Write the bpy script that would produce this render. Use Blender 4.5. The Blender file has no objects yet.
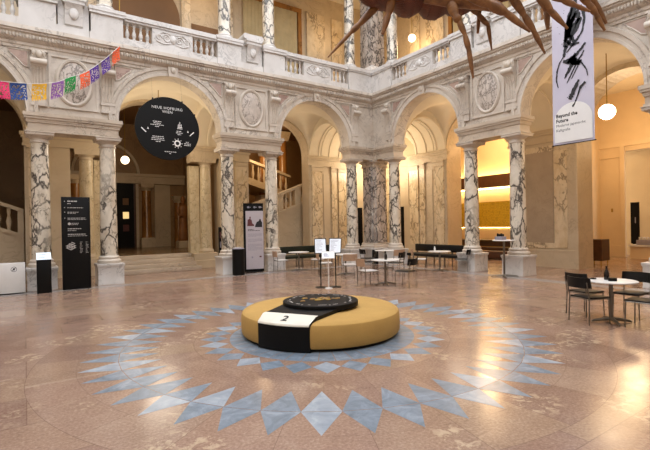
import bpy, bmesh, math, random
from mathutils import Vector, Matrix
PI = math.pi
rnd = random.Random(7)
scene = bpy.context.scene
COL = scene.collection

# ------------------------------------------------------------------ materials
def lin(h):
    h = h.lstrip('#')
    c = [int(h[i:i+2], 16)/255 for i in (0, 2, 4)]
    return tuple((x/12.92 if x <= .04045 else ((x+.055)/1.055)**2.4) for x in c) + (1,)

class NT:
    def __init__(s, name):
        s.m = bpy.data.materials.new(name); s.m.use_nodes = True
        s.t = s.m.node_tree; s.b = s.t.nodes['Principled BSDF']
    def n(s, typ, **kw):
        x = s.t.nodes.new(typ)
        for k, v in kw.items():
            if k.startswith('_'): setattr(x, k[1:], v)
            else:
                key = k.replace('__', ' ')
                x.inputs[int(key[1:]) if key[0] == 'i' and key[1:].isdigit() else key].default_value = v
        return x
    def l(s, a, b): s.t.links.new(a, b)
    def pos(s, scale=(1, 1, 1)):
        g = s.n('ShaderNodeNewGeometry'); m = s.n('ShaderNodeMapping')
        m.inputs['Scale'].default_value = scale
        s.l(g.outputs['Position'], m.inputs['Vector']); return m.outputs[0]
    def ramp(s, fac, stops, interp='LINEAR'):
        r = s.n('ShaderNodeValToRGB'); r.color_ramp.interpolation = interp
        e = r.color_ramp.elements
        while len(e) < len(stops): e.new(.5)
        for i, (p, c) in enumerate(stops):
            e[i].position = p; e[i].color = c if len(c) == 4 else lin(c)
        s.l(fac, r.inputs[0]); return r.outputs[0]
    def mix(s, fac, a, b, typ='MIX'):
        m = s.n('ShaderNodeMix', _data_type='RGBA', _blend_type=typ)
        for v, sock in ((fac, m.inputs[0]), (a, m.inputs[6]), (b, m.inputs[7])):
            if hasattr(v, 'is_output'): s.l(v, sock)
            else: sock.default_value = v
        return m.outputs[2]
    def math(s, op, a, b=0.0):
        m = s.n('ShaderNodeMath', _operation=op)
        for v, sock in ((a, m.inputs[0]), (b, m.inputs[1])):
            if hasattr(v, 'is_output'): s.l(v, sock)
            else: sock.default_value = v
        return m.outputs[0]
    def noise(s, vec, scale, detail=4, rough=.55, dist=0.):
        n = s.n('ShaderNodeTexNoise', Scale=scale, Detail=detail, Roughness=rough, Distortion=dist)
        s.l(vec, n.inputs['Vector']); return n

W0, W1 = (0, 0, 0, 1), (1, 1, 1, 1)

def plain(name, col, rough=.5, metal=0., var=.12, scale=6., emit=None, estr=0., spec=.5):
    t = NT(name); t.b.inputs['Specular IOR Level'].default_value = spec; c = lin(col)
    n = t.noise(t.pos(), scale)
    d = tuple(x*(1-var) for x in c[:3])+(1,)
    u = tuple(min(1, x*(1+var)) for x in c[:3])+(1,)
    t.l(t.ramp(n.outputs['Fac'], [(.3, d), (.7, u)]), t.b.inputs['Base Color'])
    t.b.inputs['Roughness'].default_value = rough; t.b.inputs['Metallic'].default_value = metal
    if emit:
        t.b.inputs['Emission Color'].default_value = lin(emit); t.b.inputs['Emission Strength'].default_value = estr
    return t.m

def marble(name, base, base2, vein, amt=.5, scale=1.2, rough=.32, width=.03, stretch=(1, 1, 1), second=None):
    """soft veined marble: two-tone clouds and thin wandering veins"""
    t = NT(name); p = t.pos(stretch)
    big = t.noise(p, scale*.9, 5, .6, .6)
    col = t.ramp(big.outputs['Fac'], [(.3, base), (.7, base2)])
    v = t.noise(p, scale*1.7, 7, .62, 1.1)
    r = t.math('ABSOLUTE', t.math('SUBTRACT', v.outputs['Fac'], .5))
    ve = t.ramp(r, [(0., W1), (width, W0)])
    patch = t.noise(p, scale*.7, 2)
    pm = t.ramp(patch.outputs['Fac'], [(.42, W0), (.62, W1)])
    f = t.math('MULTIPLY', t.math('MULTIPLY', ve, pm), amt)
    t.l(t.mix(f, col, lin(vein)), t.b.inputs['Base Color'])
    t.b.inputs['Roughness'].default_value = rough
    return t.m

def breccia(name, base, base2, vein, scale=2.6, thick=.06, amt=.95, rough=.25, stretch=(1, 1, .62), cover=(.36, .52)):
    """white marble broken by dark net-like veins"""
    t = NT(name); p = t.pos(stretch)
    w = t.noise(p, scale*.8, 4, .6)
    off = t.n('ShaderNodeVectorMath', _operation='SCALE'); t.l(w.outputs['Color'], off.inputs[0]); off.inputs['Scale'].default_value = .75
    add = t.n('ShaderNodeVectorMath', _operation='ADD'); t.l(p, add.inputs[0]); t.l(off.outputs[0], add.inputs[1])
    vo = t.n('ShaderNodeTexVoronoi', _feature='DISTANCE_TO_EDGE', Scale=scale); t.l(add.outputs[0], vo.inputs['Vector'])
    vein1 = t.ramp(vo.outputs['Distance'], [(0., W1), (thick*.45, (.75, .75, .75, 1)), (thick, W0)])
    vo2 = t.n('ShaderNodeTexVoronoi', _feature='DISTANCE_TO_EDGE', Scale=scale*2.7); t.l(add.outputs[0], vo2.inputs['Vector'])
    vein2 = t.ramp(vo2.outputs['Distance'], [(0., (.85, .85, .85, 1)), (thick*1.1, W0)])
    m1 = t.ramp(t.noise(p, scale*.42, 3).outputs['Fac'], [(cover[0], W0), (cover[1], W1)])
    m2 = t.ramp(t.noise(p, scale*.9, 3, .6, .5).outputs['Fac'], [(.5, W0), (.62, W1)])
    f = t.math('MAXIMUM', t.math('MULTIPLY', vein1, m1), t.math('MULTIPLY', vein2, m2))
    f = t.math('MULTIPLY', f, amt)
    cl = t.ramp(t.noise(p, scale*1.1, 5, .6, .8).outputs['Fac'], [(.32, base2), (.6, base)])
    t.l(t.mix(f, cl, lin(vein)), t.b.inputs['Base Color'])
    t.b.inputs['Roughness'].default_value = rough
    return t.m

M = {}
M['stone'] = marble('hall_marble', '#d3c8b9', '#bcae9d', '#7b6c62', .7, 1.3, .42, .035)
M['stone_white'] = marble('balustrade_marble', '#d8d3cd', '#c2bbb3', '#85807b', .65, 1.1, .4, .03)
M['stone_pink'] = marble('spandrel_marble', '#b79c8b', '#a68a7c', '#6d4a42', .75, 1.6, .35, .06)
M['stone_block'] = marble('entablature_marble', '#cbbba6', '#b09e89', '#65564b', .7, 1.1, .4, .03, (1, 1, 2))
M['column'] = breccia('pavonazzetto_marble', '#dacfbc', '#c0b19b', '#332c29', 2.4, .085, .95, .22, (1, 1, .6), (.32, .48))
M['pillar'] = breccia('dark_veined_marble', '#c6baad', '#8f837a', '#45403d', 3.0, .09, .95, .22, (1, 1, .7), (.3, .42))
M['pilaster'] = breccia('brown_veined_marble', '#d8c6a6', '#c4ac86', '#66503a', 2.6, .07, .75, .28, (1, 1, .55), (.4, .55))
M['medal'] = breccia('medallion_marble', '#c9bcae', '#b3a597', '#56493f', 4.5, .1, .8, .4, (1, 1, .55), (.3, .45))
M['outer'] = marble('ambulatory_stone', '#cbb99b', '#b9a587', '#84705a', .4, .8, .45, .025)
M['panel'] = marble('grey_brown_panel', '#b09c82', '#a08c74', '#7d6a55', .35, 1.4, .3, .03)
M['vault'] = plain('vault_plaster', '#dccfb6', .75, 0, .04, 1.5)
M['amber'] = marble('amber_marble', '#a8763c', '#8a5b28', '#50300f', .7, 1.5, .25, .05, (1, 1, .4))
M['outercol'] = breccia('cream_column_marble', '#cdbd9c', '#b8a480', '#7c6a4e', 3.0, .04, .6, .28)
M['black'] = plain('black_panel', '#0a0908', .5, 0, .2, 6, None, 0, .2)
M['blackmetal'] = plain('black_metal', '#191716', .4, .5, .1)
M['steel'] = plain('brushed_steel', '#7d766c', .35, 1., .08)
M['white'] = plain('white_laminate', '#d9d5cf', .4, 0, .03)
M['whiteprint'] = plain('white_print', '#e2dfda', .6, 0, .02)
M['greyprint'] = plain('grey_print', '#8d8790', .6, 0, .05)
M['blackprint'] = plain('black_print', '#141214', .55, 0, .1)
M['poster'] = plain('lilac_poster', '#b3a9ab', .5, 0, .03)
M['label'] = plain('cream_label', '#e6e0cf', .5, 0, .02)
M['smallprint'] = plain('small_white_print', '#b9b3ac', .6, 0, .02)
M['cream'] = plain('cream_letter', '#d8d2c2', .6, 0, .02)
M['chairblack'] = plain('black_leather', '#110e0c', .5, 0, .15, 12, None, 0, .3)
M['wood'] = plain('pale_wood', '#b08f72', .5, 0, .12, 9)
M['green'] = plain('dark_green_leather', '#1d2114', .5, 0, .2, 5, None, 0, .3)
M['darkwood'] = plain('dark_brown_wood', '#4a2c19', .4, 0, .2, 7)
M['orangewall'] = plain('warm_plaster', '#d8bf98', .6, 0, .05, 1.2)
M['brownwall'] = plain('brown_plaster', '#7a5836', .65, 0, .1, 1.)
M['doorblack'] = plain('black_door_paint', '#0b0806', .5, 0, .2, 6, None, 0, .15)
M['curtain'] = plain('beige_drape', '#b7a57c', .8, 0, .1, 3)
M['screen'] = plain('lit_screen', '#dfe8ee', .3, 0, .05, 20, '#d3e2ee', .4)
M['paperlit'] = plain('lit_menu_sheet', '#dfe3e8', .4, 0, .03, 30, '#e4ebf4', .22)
M['globe'] = plain('lit_glass_globe', '#fff2d8', .3, 0, .01, 3, '#ffe9c4', 9.)
M['globedim'] = plain('lit_small_globe', '#fff2d8', .3, 0, .01, 3, '#ffe6c0', 2.2)
M['ledwarm'] = plain('warm_light_strip', '#ffe9b0', .3, 0, .01, 3, '#ffdc96', 14.)
M['panelit'] = plain('lit_door_pane', '#e0c48a', .3, 0, .05, 9, '#e8c888', .8)
M['brass'] = plain('brass', '#a8873f', .35, .8, .1)
M['glass'] = plain('dark_bottle_glass', '#1c1410', .1, 0, .1)
M['clay'] = plain('statue_bronze_brown', '#8b5a2c', .5, 0, .2, 4)
M['red'] = plain('dark_red_print', '#5c2a28', .6, 0, .25, 14)
M['goldprop'] = plain('golden_flakes', '#8f6a30', .5, 0, .35, 30)
M['seatdisc'] = plain('charcoal_disc', '#131110', .6, 0, .15, 6, None, 0, .15)
FL = {'pink': '#d42d62', 'blue': '#1f3f7d', 'yellow': '#d9a62f', 'lilac': '#8c5aa0', 'green': '#1f8a3c', 'orange': '#e05a2b', 'purple': '#4f2a80'}
for k, v in FL.items(): M['f_'+k] = plain(k+'_tissue', v, .8, 0, .1, 14)

def m_fabric():
    t = NT('mustard_fabric'); p = t.pos()
    n = t.noise(p, 260, 3, .7); b = t.noise(p, 3, 3)
    c = t.ramp(n.outputs['Fac'], [(.3, '#ab843f'), (.7, '#d0a65e')])
    c2 = t.ramp(b.outputs['Fac'], [(.3, (.9, .9, .9, 1)), (.7, (1, 1, 1, 1))])
    t.l(t.mix(1., c, c2, 'MULTIPLY'), t.b.inputs['Base Color'])
    bp = t.n('ShaderNodeBump', Strength=.15, Distance=.002); t.l(n.outputs['Fac'], bp.inputs['Height']); t.l(bp.outputs[0], t.b.inputs['Normal'])
    t.b.inputs['Roughness'].default_value = .85
    return t.m
M['fabric'] = m_fabric()

def m_leather():
    t = NT('woven_brown_hide'); p = t.pos((1, 1, 1))
    n = t.noise(p, 5, 5, .65, .6)
    c = t.ramp(n.outputs['Fac'], [(.25, '#3a170b'), (.55, '#6a3218'), (.8, '#8f522a')])
    w = t.n('ShaderNodeTexWave', Scale=14., Distortion=2.); t.l(p, w.inputs['Vector'])
    c = t.mix(.25, c, t.ramp(w.outputs['Fac'], [(.2, '#2c120a'), (.8, '#7a4525')]))
    t.l(c, t.b.inputs['Base Color']); t.b.inputs['Roughness'].default_value = .55
    bp = t.n('ShaderNodeBump', Strength=.4, Distance=.01); t.l(w.outputs['Fac'], bp.inputs['Height']); t.l(bp.outputs[0], t.b.inputs['Normal'])
    return t.m
M['hide'] = m_leather()
def m_cane():
    t = NT('tan_cane'); p = t.pos()
    n = t.noise(p, 6, 5, .65, .6)
    t.l(t.ramp(n.outputs['Fac'], [(.25, '#573519'), (.55, '#8a5d33'), (.8, '#ac7f4d')]), t.b.inputs['Base Color'])
    t.b.inputs['Roughness'].default_value = .5
    return t.m
M['cane'] = m_cane()

def m_yellow():
    t = NT('yellow_lattice_panel'); p = t.pos((1, 1, 1))
    v = t.n('ShaderNodeTexVoronoi', _feature='DISTANCE_TO_EDGE', Scale=13., Randomness=.3); t.l(p, v.inputs['Vector'])
    c = t.ramp(v.outputs['Distance'], [(.03, '#a58a20'), (.15, '#c7a52c')])
    t.l(c, t.b.inputs['Base Color']); t.b.inputs['Roughness'].default_value = .5
    return t.m
M['yellow'] = m_yellow()

def m_banner():
    t = NT('banner_cloth'); p = t.pos()
    n = t.noise(p, .8, 2)
    t.l(t.ramp(n.outputs['Fac'], [(.3, '#b3adbd'), (.7, '#c6c1cc')]), t.b.inputs['Base Color'])
    t.b.inputs['Roughness'].default_value = .7
    return t.m
M['banner'] = m_banner()

def m_floor():
    t = NT('pink_limestone_slabs'); g = t.n('ShaderNodeNewGeometry'); pos = g.outputs['Position']
    ctr = t.n('ShaderNodeVectorMath', _operation='ADD'); t.l(pos, ctr.inputs[0]); ctr.inputs[1].default_value = (.237, .395, 0)
    sx = t.n('ShaderNodeSeparateXYZ'); t.l(ctr.outputs[0], sx.inputs[0])
    r = t.math('SQRT', t.math('ADD', t.math('MULTIPLY', sx.outputs[0], sx.outputs[0]), t.math('MULTIPLY', sx.outputs[1], sx.outputs[1])))
    th = t.math('ARCTAN2', sx.outputs[1], sx.outputs[0])
    cb = t.n('ShaderNodeCombineXYZ'); t.l(t.math('MULTIPLY', th, 28/(2*PI)), cb.inputs[0]); t.l(r, cb.inputs[1])
    def bricks(vec, w, h, mort, off):
        b = t.n('ShaderNodeTexBrick', Scale=1., Mortar__Size=mort, Mortar__Smooth=.1, Bias=0., Brick__Width=w, Row__Height=h, Color1=(0, 0, 0, 1), Color2=(1, 1, 1, 1), Mortar=(.5, .5, .5, 1))
        b.offset = off; t.l(vec, b.inputs['Vector']); return b
    b1 = bricks(pos, 1.15, .72, .005, .42)
    mp = t.n('ShaderNodeMapping'); mp.inputs['Location'].default_value = (0.1, 0, 0); t.l(cb.outputs[0], mp.inputs[0])
    b2 = bricks(mp.outputs[0], 1., .9285, .004, .5)
    inr = t.math('LESS_THAN', r, 3.716)
    val = t.mix(inr, b1.outputs['Color'], b2.outputs['Color'])
    mort = t.mix(inr, b1.outputs['Fac'], b2.outputs['Fac'])
    tone = t.ramp(val, [(0., '#7b5d4c'), (.25, '#937565'), (.45, '#a48571'), (.6, '#89695a'), (.75, '#a78c6e'), (.9, '#9a7c6b'), (1., '#bca890')])
    n1 = t.noise(pos, 2.2, 6, .65, .8)
    tone = t.mix(.42, tone, t.ramp(n1.outputs['Fac'], [(.3, '#795f52'), (.52, '#987b6b'), (.72, '#b29b87')]))
    n2 = t.noise(pos, 38, 5, .7)
    tone = t.mix(.35, tone, t.ramp(n2.outputs['Fac'], [(.35, '#644c40'), (.5, '#967969'), (.68, '#bfab97')]), 'MIX')
    # pale fossil patches on some slabs
    n3 = t.noise(pos, 9, 4, .7, .5)
    patch = t.math('MULTIPLY', t.ramp(n3.outputs['Fac'], [(.5, W0), (.6, W1)]), t.ramp(t.noise(pos, .9, 1).outputs['Fac'], [(.56, W0), (.62, W1)]))
    tone = t.mix(t.math('MULTIPLY', patch, .7), tone, lin('#c9b396'))
    # thin ring joints
    for rr in (3.235, 2.29):
        d = t.math('ABSOLUTE', t.math('SUBTRACT', r, rr))
        mort = t.math('MAXIMUM', mort, t.math('MULTIPLY', t.math('LESS_THAN', d, .004), .5))
    tone = t.mix(t.math('MULTIPLY', mort, .5), tone, lin('#5f4638'))
    t.l(tone, t.b.inputs['Base Color'])
    ro = t.ramp(n1.outputs['Fac'], [(.3, (.15, .15, .15, 1)), (.7, (.25, .25, .25, 1))])
    t.l(ro, t.b.inputs['Roughness'])
    bp = t.n('ShaderNodeBump', Strength=.05, Distance=.01); t.l(t.noise(pos, 4, 2).outputs['Fac'], bp.inputs['Height']); t.l(bp.outputs[0], t.b.inputs['Normal'])
    t.b.inputs['Specular IOR Level'].default_value = .6
    return t.m
M['floor'] = m_floor()
def m_inlay(name, a, b, c):
    t = NT(name); p = t.pos()
    n = t.noise(p, 3.3, 5, .65, 1.2); n2 = t.noise(p, .9, 1)
    col = t.ramp(n.outputs['Fac'], [(.3, a), (.55, b), (.75, c)])
    cell = t.n('ShaderNodeTexVoronoi', Scale=2.2); t.l(p, cell.inputs['Vector'])
    g = t.ramp(t.math('FRACT', t.math('MULTIPLY', cell.outputs['Distance'], 3.)), [(0, (.93, .93, .93, 1)), (1, (1, 1, 1, 1))])
    t.l(t.mix(1., col, g, 'MULTIPLY'), t.b.inputs['Base Color'])
    t.b.inputs['Roughness'].default_value = .27
    return t.m
M['inlay'] = m_inlay('grey_blue_inlay', '#6c7782', '#828f9c', '#a0aab4')
M['inlay2'] = m_inlay('pale_grey_inlay', '#87929d', '#9ea8b2', '#bac0c6')
M['band'] = m_inlay('pale_floor_border', '#8b8078', '#9b948e', '#b5b0aa')

# ------------------------------------------------------------------ mesh builder
class MB:
    def __init__(s): s.bm = bmesh.new()
    def face(s, pts, mi=0):
        try:
            f = s.bm.faces.new([s.bm.verts.new(p) for p in pts]); f.material_index = mi; return f
        except ValueError: return None
    def grid(s, rows, closed=False, mi=0):
        vs = [[s.bm.verts.new(p) for p in r] for r in rows]
        for a, b in zip(vs, vs[1:]):
            n = len(a); rng = range(n if closed else n-1)
            for i in rng:
                q = [a[i], a[(i+1) % n], b[(i+1) % n], b[i]]
                try: f = s.bm.faces.new(q); f.material_index = mi
                except ValueError: pass
        return vs
    def cap(s, vs, mi=0):
        try: f = s.bm.faces.new(vs); f.material_index = mi
        except ValueError: pass
    def box(s, x0, x1, y0, y1, z0, z1, mi=0, bev=0.):
        v = [s.bm.verts.new((x, y, z)) for x in (x0, x1) for y in (y0, y1) for z in (z0, z1)]
        fs = []
        for q in ((0, 1, 3, 2), (4, 6, 7, 5), (0, 4, 5, 1), (2, 3, 7, 6), (0, 2, 6, 4), (1, 5, 7, 3)):
            f = s.bm.faces.new([v[i] for i in q]); f.material_index = mi; fs.append(f)
        if bev:
            es = list({e for f in fs for e in f.edges})
            bmesh.ops.bevel(s.bm, geom=es, offset=bev, segments=2, affect='EDGES', profile=.5, clamp_overlap=True)
        return s
    def lathe(s, prof, c=(0, 0, 0), n=24, mi=0, sx=1., sy=1., square=False, rot=0.):
        rows = []
        for r, z in prof:
            row = []
            for i in range(n):
                if square:
                    k = [(-1, -1), (1, -1), (1, 1), (-1, 1)][i]; row.append((c[0]+k[0]*r*sx, c[1]+k[1]*r*sy, c[2]+z))
                else:
                    a = 2*PI*i/n+rot; row.append((c[0]+r*sx*math.cos(a), c[1]+r*sy*math.sin(a), c[2]+z))
            rows.append(row)
        vs = s.grid(rows, True, mi)
        s.cap(list(reversed(vs[0])), mi); s.cap(vs[-1], mi)
        return s
    def sq(s, prof, c=(0, 0, 0), sx=1., sy=1., mi=0): return s.lathe(prof, c, 4, mi, sx, sy, True)
    def tube(s, pts, rad, n=8, mi=0):
        pts = [Vector(p) for p in pts]
        rad = rad if hasattr(rad, '__len__') else [rad]*len(pts)
        rows = []; up = None
        for i, p in enumerate(pts):
            d = (pts[min(i+1, len(pts)-1)]-pts[max(i-1, 0)])
            d = d.normalized() if d.length > 1e-9 else Vector((0, 0, 1))
            if up is None:
                up = Vector((0, 0, 1)) if abs(d.z) < .9 else Vector((1, 0, 0))
            sd = d.cross(up).normalized(); up = sd.cross(d).normalized()
            rows.append([p+(sd*math.cos(2*PI*k/n)+up*math.sin(2*PI*k/n))*rad[i] for k in range(n)])
        vs = s.grid(rows, True, mi); s.cap(list(reversed(vs[0])), mi); s.cap(vs[-1], mi)
        return s
    def ball(s, c, r, nu=16, nv=10, mi=0):
        r = r if hasattr(r, '__len__') else (r, r, r)
        rows = []
        for j in range(nv+1):
            f = -PI/2+PI*j/nv; cf = max(math.cos(f), .001)
            rows.append([(c[0]+r[0]*cf*math.cos(2*PI*i/nu), c[1]+r[1]*cf*math.sin(2*PI*i/nu), c[2]+r[2]*math.sin(f)) for i in range(nu)])
        vs = s.grid(rows, True, mi); s.cap(list(reversed(vs[0])), mi); s.cap(vs[-1], mi)
        return s
    def sweep(s, prof, path, closed=False, mi=0, caps=True):
        """prof: [(a, b)], path: function list giving (origin, avec, bvec)"""
        rows = [[Vector(o)+Vector(av)*a+Vector(bv)*b for a, b in prof] for o, av, bv in path]
        vs = s.grid(rows, True, mi)
        if caps and not closed: s.cap(list(reversed(vs[0])), mi); s.cap(vs[-1], mi)
        return s
    def prism(s, poly, f, t0, t1, mi=0):
        """poly of (a, b) pushed through f(a, b, t) from t0 to t1"""
        a = [s.bm.verts.new(f(p, q, t0)) for p, q in poly]; b = [s.bm.verts.new(f(p, q, t1)) for p, q in poly]
        n = len(poly)
        s.cap(list(reversed(a)), mi); s.cap(b, mi)
        for i in range(n):
            s.cap([a[i], a[(i+1) % n], b[(i+1) % n], b[i]], mi)
        return s
    def text(s, body, size, f, align='CENTER', mi=0, bold=0., squash=1., space=1.):
        """lettering laid out by f(x, y) -> point"""
        cu = bpy.data.curves.new('lettering', 'FONT'); cu.body = body; cu.size = size; cu.align_x = align; cu.align_y = 'CENTER'
        cu.offset = bold; cu.space_character = space; cu.resolution_u = 2
        o = bpy.data.objects.new('lettering', cu); COL.objects.link(o)
        dg = bpy.context.evaluated_depsgraph_get()
        me = bpy.data.meshes.new_from_object(o.evaluated_get(dg))
        vs = [s.bm.verts.new(f(v.co.x*squash, v.co.y)) for v in me.vertices]
        for p in me.polygons:
            try: q = s.bm.faces.new([vs[i] for i in p.vertices]); q.material_index = mi
            except ValueError: pass
        bpy.data.objects.remove(o); bpy.data.curves.remove(cu); bpy.data.meshes.remove(me)
        return s
    def build(s, name, mats, parent=None, fn=None, angle=35, recalc=True):
        if fn:
            for v in s.bm.verts: v.co = fn(v.co)
        if recalc: bmesh.ops.recalc_face_normals(s.bm, faces=s.bm.faces[:])
        me = bpy.data.meshes.new(name); s.bm.to_mesh(me); s.bm.free()
        for m in (mats if isinstance(mats, (list, tuple)) else [mats]): me.materials.append(m)
        for p in me.polygons: p.use_smooth = True
        me.set_sharp_from_angle(angle=math.radians(angle))
        o = bpy.data.objects.new(name, me); COL.objects.link(o)
        if parent: o.parent = parent
        return o

def tag(o, label, cat, group=None, kind=None):
    if label: o['label'] = label
    if cat: o['category'] = cat
    if group: o['group'] = group
    if kind: o['kind'] = kind
    return o
def struct(o, label=None, cat=None):
    o['kind'] = 'structure'
    if label: o['label'] = label
    if cat: o['category'] = cat
    return o
def thing(name, label, cat, loc=(0, 0, 0), rz=0., group=None):
    o = bpy.data.objects.new(name, None); COL.objects.link(o)
    o.location = loc; o.rotation_euler = (0, 0, rz); o.empty_display_size = .1
    return tag(o, label, cat, group)
def dup(root, loc, rz, label, group=None):
    r = root.copy(); COL.objects.link(r); r.location = loc; r.rotation_euler = (0, 0, rz); r['label'] = label
    if group: r['group'] = group
    for ch in list(root.children):
        c = ch.copy(); COL.objects.link(c); c.parent = r
        for g in list(ch.children):
            d = g.copy(); COL.objects.link(d); d.parent = c
    return r

# ------------------------------------------------------------------ hall layout
W = 8.5                      # half width to the column lines
CA, CB, CC = 1.863, 3.548, 7.265   # column stations
DB = 2.75                    # depth of the ambulatory
ZS = 4.8                     # springing of the arches
def TA(v): return Vector((v[0], W+v[1], v[2]))     # side coordinates: along, outwards, up
def TB(v): return Vector((W+v[1], v[0], v[2]))
SIDES = (('north', TA), ('east', TB))
ARCHES = [(0., 1.58), (5.41, 1.57), (-5.41, 1.57)]

def arch_strip(m, c, r, zs, ztop, d0, d1, n=28, s0=None, s1=None):
    """wall piece above an arch with soffit; between c-r and c+r"""
    pts = [(c-r*math.cos(PI*i/n), zs+r*math.sin(PI*i/n)) for i in range(n+1)]
    for (a, za), (b, zb) in zip(pts, pts[1:]):
        m.face([(a, d0, za), (b, d0, zb), (b, d0, ztop), (a, d0, ztop)])
        m.face([(a, d1, za), (b, d1, zb), (b, d1, ztop), (a, d1, ztop)])
        m.face([(a, d0, za), (b, d0, zb), (b, d1, zb), (a, d1, za)])
def pier(m, a, b, z0, z1, d0, d1): m.box(a, b, d0, d1, z0, z1)

# floor ---------------------------------------------------------------
m = MB()
m.box(-9, 20, -9, 20, -.12, 0.)
z = .0015
QX, QY = -.237, -.395          # middle of the star
def P(r, a, zz=z): return (QX+r*math.cos(a), QY+r*math.sin(a), zz)
N1 = 48; off = math.radians(-123.94)
for i in range(N1):
    a = off+2*PI*i/N1; h = PI/N1
    m.face([P(2.308, a), P(2.781, a+h), P(2.781, a-h)], 1 if (i*7) % 5 else 2)
    m.face([P(2.789, a-h), P(2.789, a+h), P(3.225, a)], 1 if (i*5) % 4 else 2)
N2 = 30; off = math.radians(-121.9)
for i in range(N2):
    a = off+2*PI*i/N2; h = PI/N2
    m.face([P(1.39, a), P(1.57, a+h), P(1.79, a), P(1.57, a-h)], 1 if (i*7) % 3 else 2)
for i in range(40):
    m.face([P(.9, 2*PI*i/40+.008), P(1.365, 2*PI*i/40+.008), P(1.365, 2*PI*(i+1)/40), P(.9, 2*PI*(i+1)/40)], 1)
# pale borders along the column lines
for fn in (TA, TB):
    for i in range(14):
        a = -8.5+i*1.2
        b = min(a+1.17, 7.6)
        if b > a:
            m.face([fn((a, -.95, z)), fn((b, -.95, z)), fn((b, -.52, z)), fn((a, -.52, z))], 3)
struct(m.build('floor', [M['floor'], M['inlay'], M['inlay2'], M['band']], recalc=True), 'polished pink limestone floor with a grey blue star of lozenges', 'floor')

# arcade walls --------------------------------------------------------
def volute(m, cs, d, z, r, turns=1.6, w=.02, sgn=1, fnp=None):
    pts = []
    for i in range(22):
        a = i/21*turns*2*PI; rr = r*(1-i/21*.85)
        pts.append((cs+sgn*rr*math.cos(a), d, z+rr*math.sin(a)))
    m.tube(pts, [w*(1-.5*i/21) for i in range(22)], 6)

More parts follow.
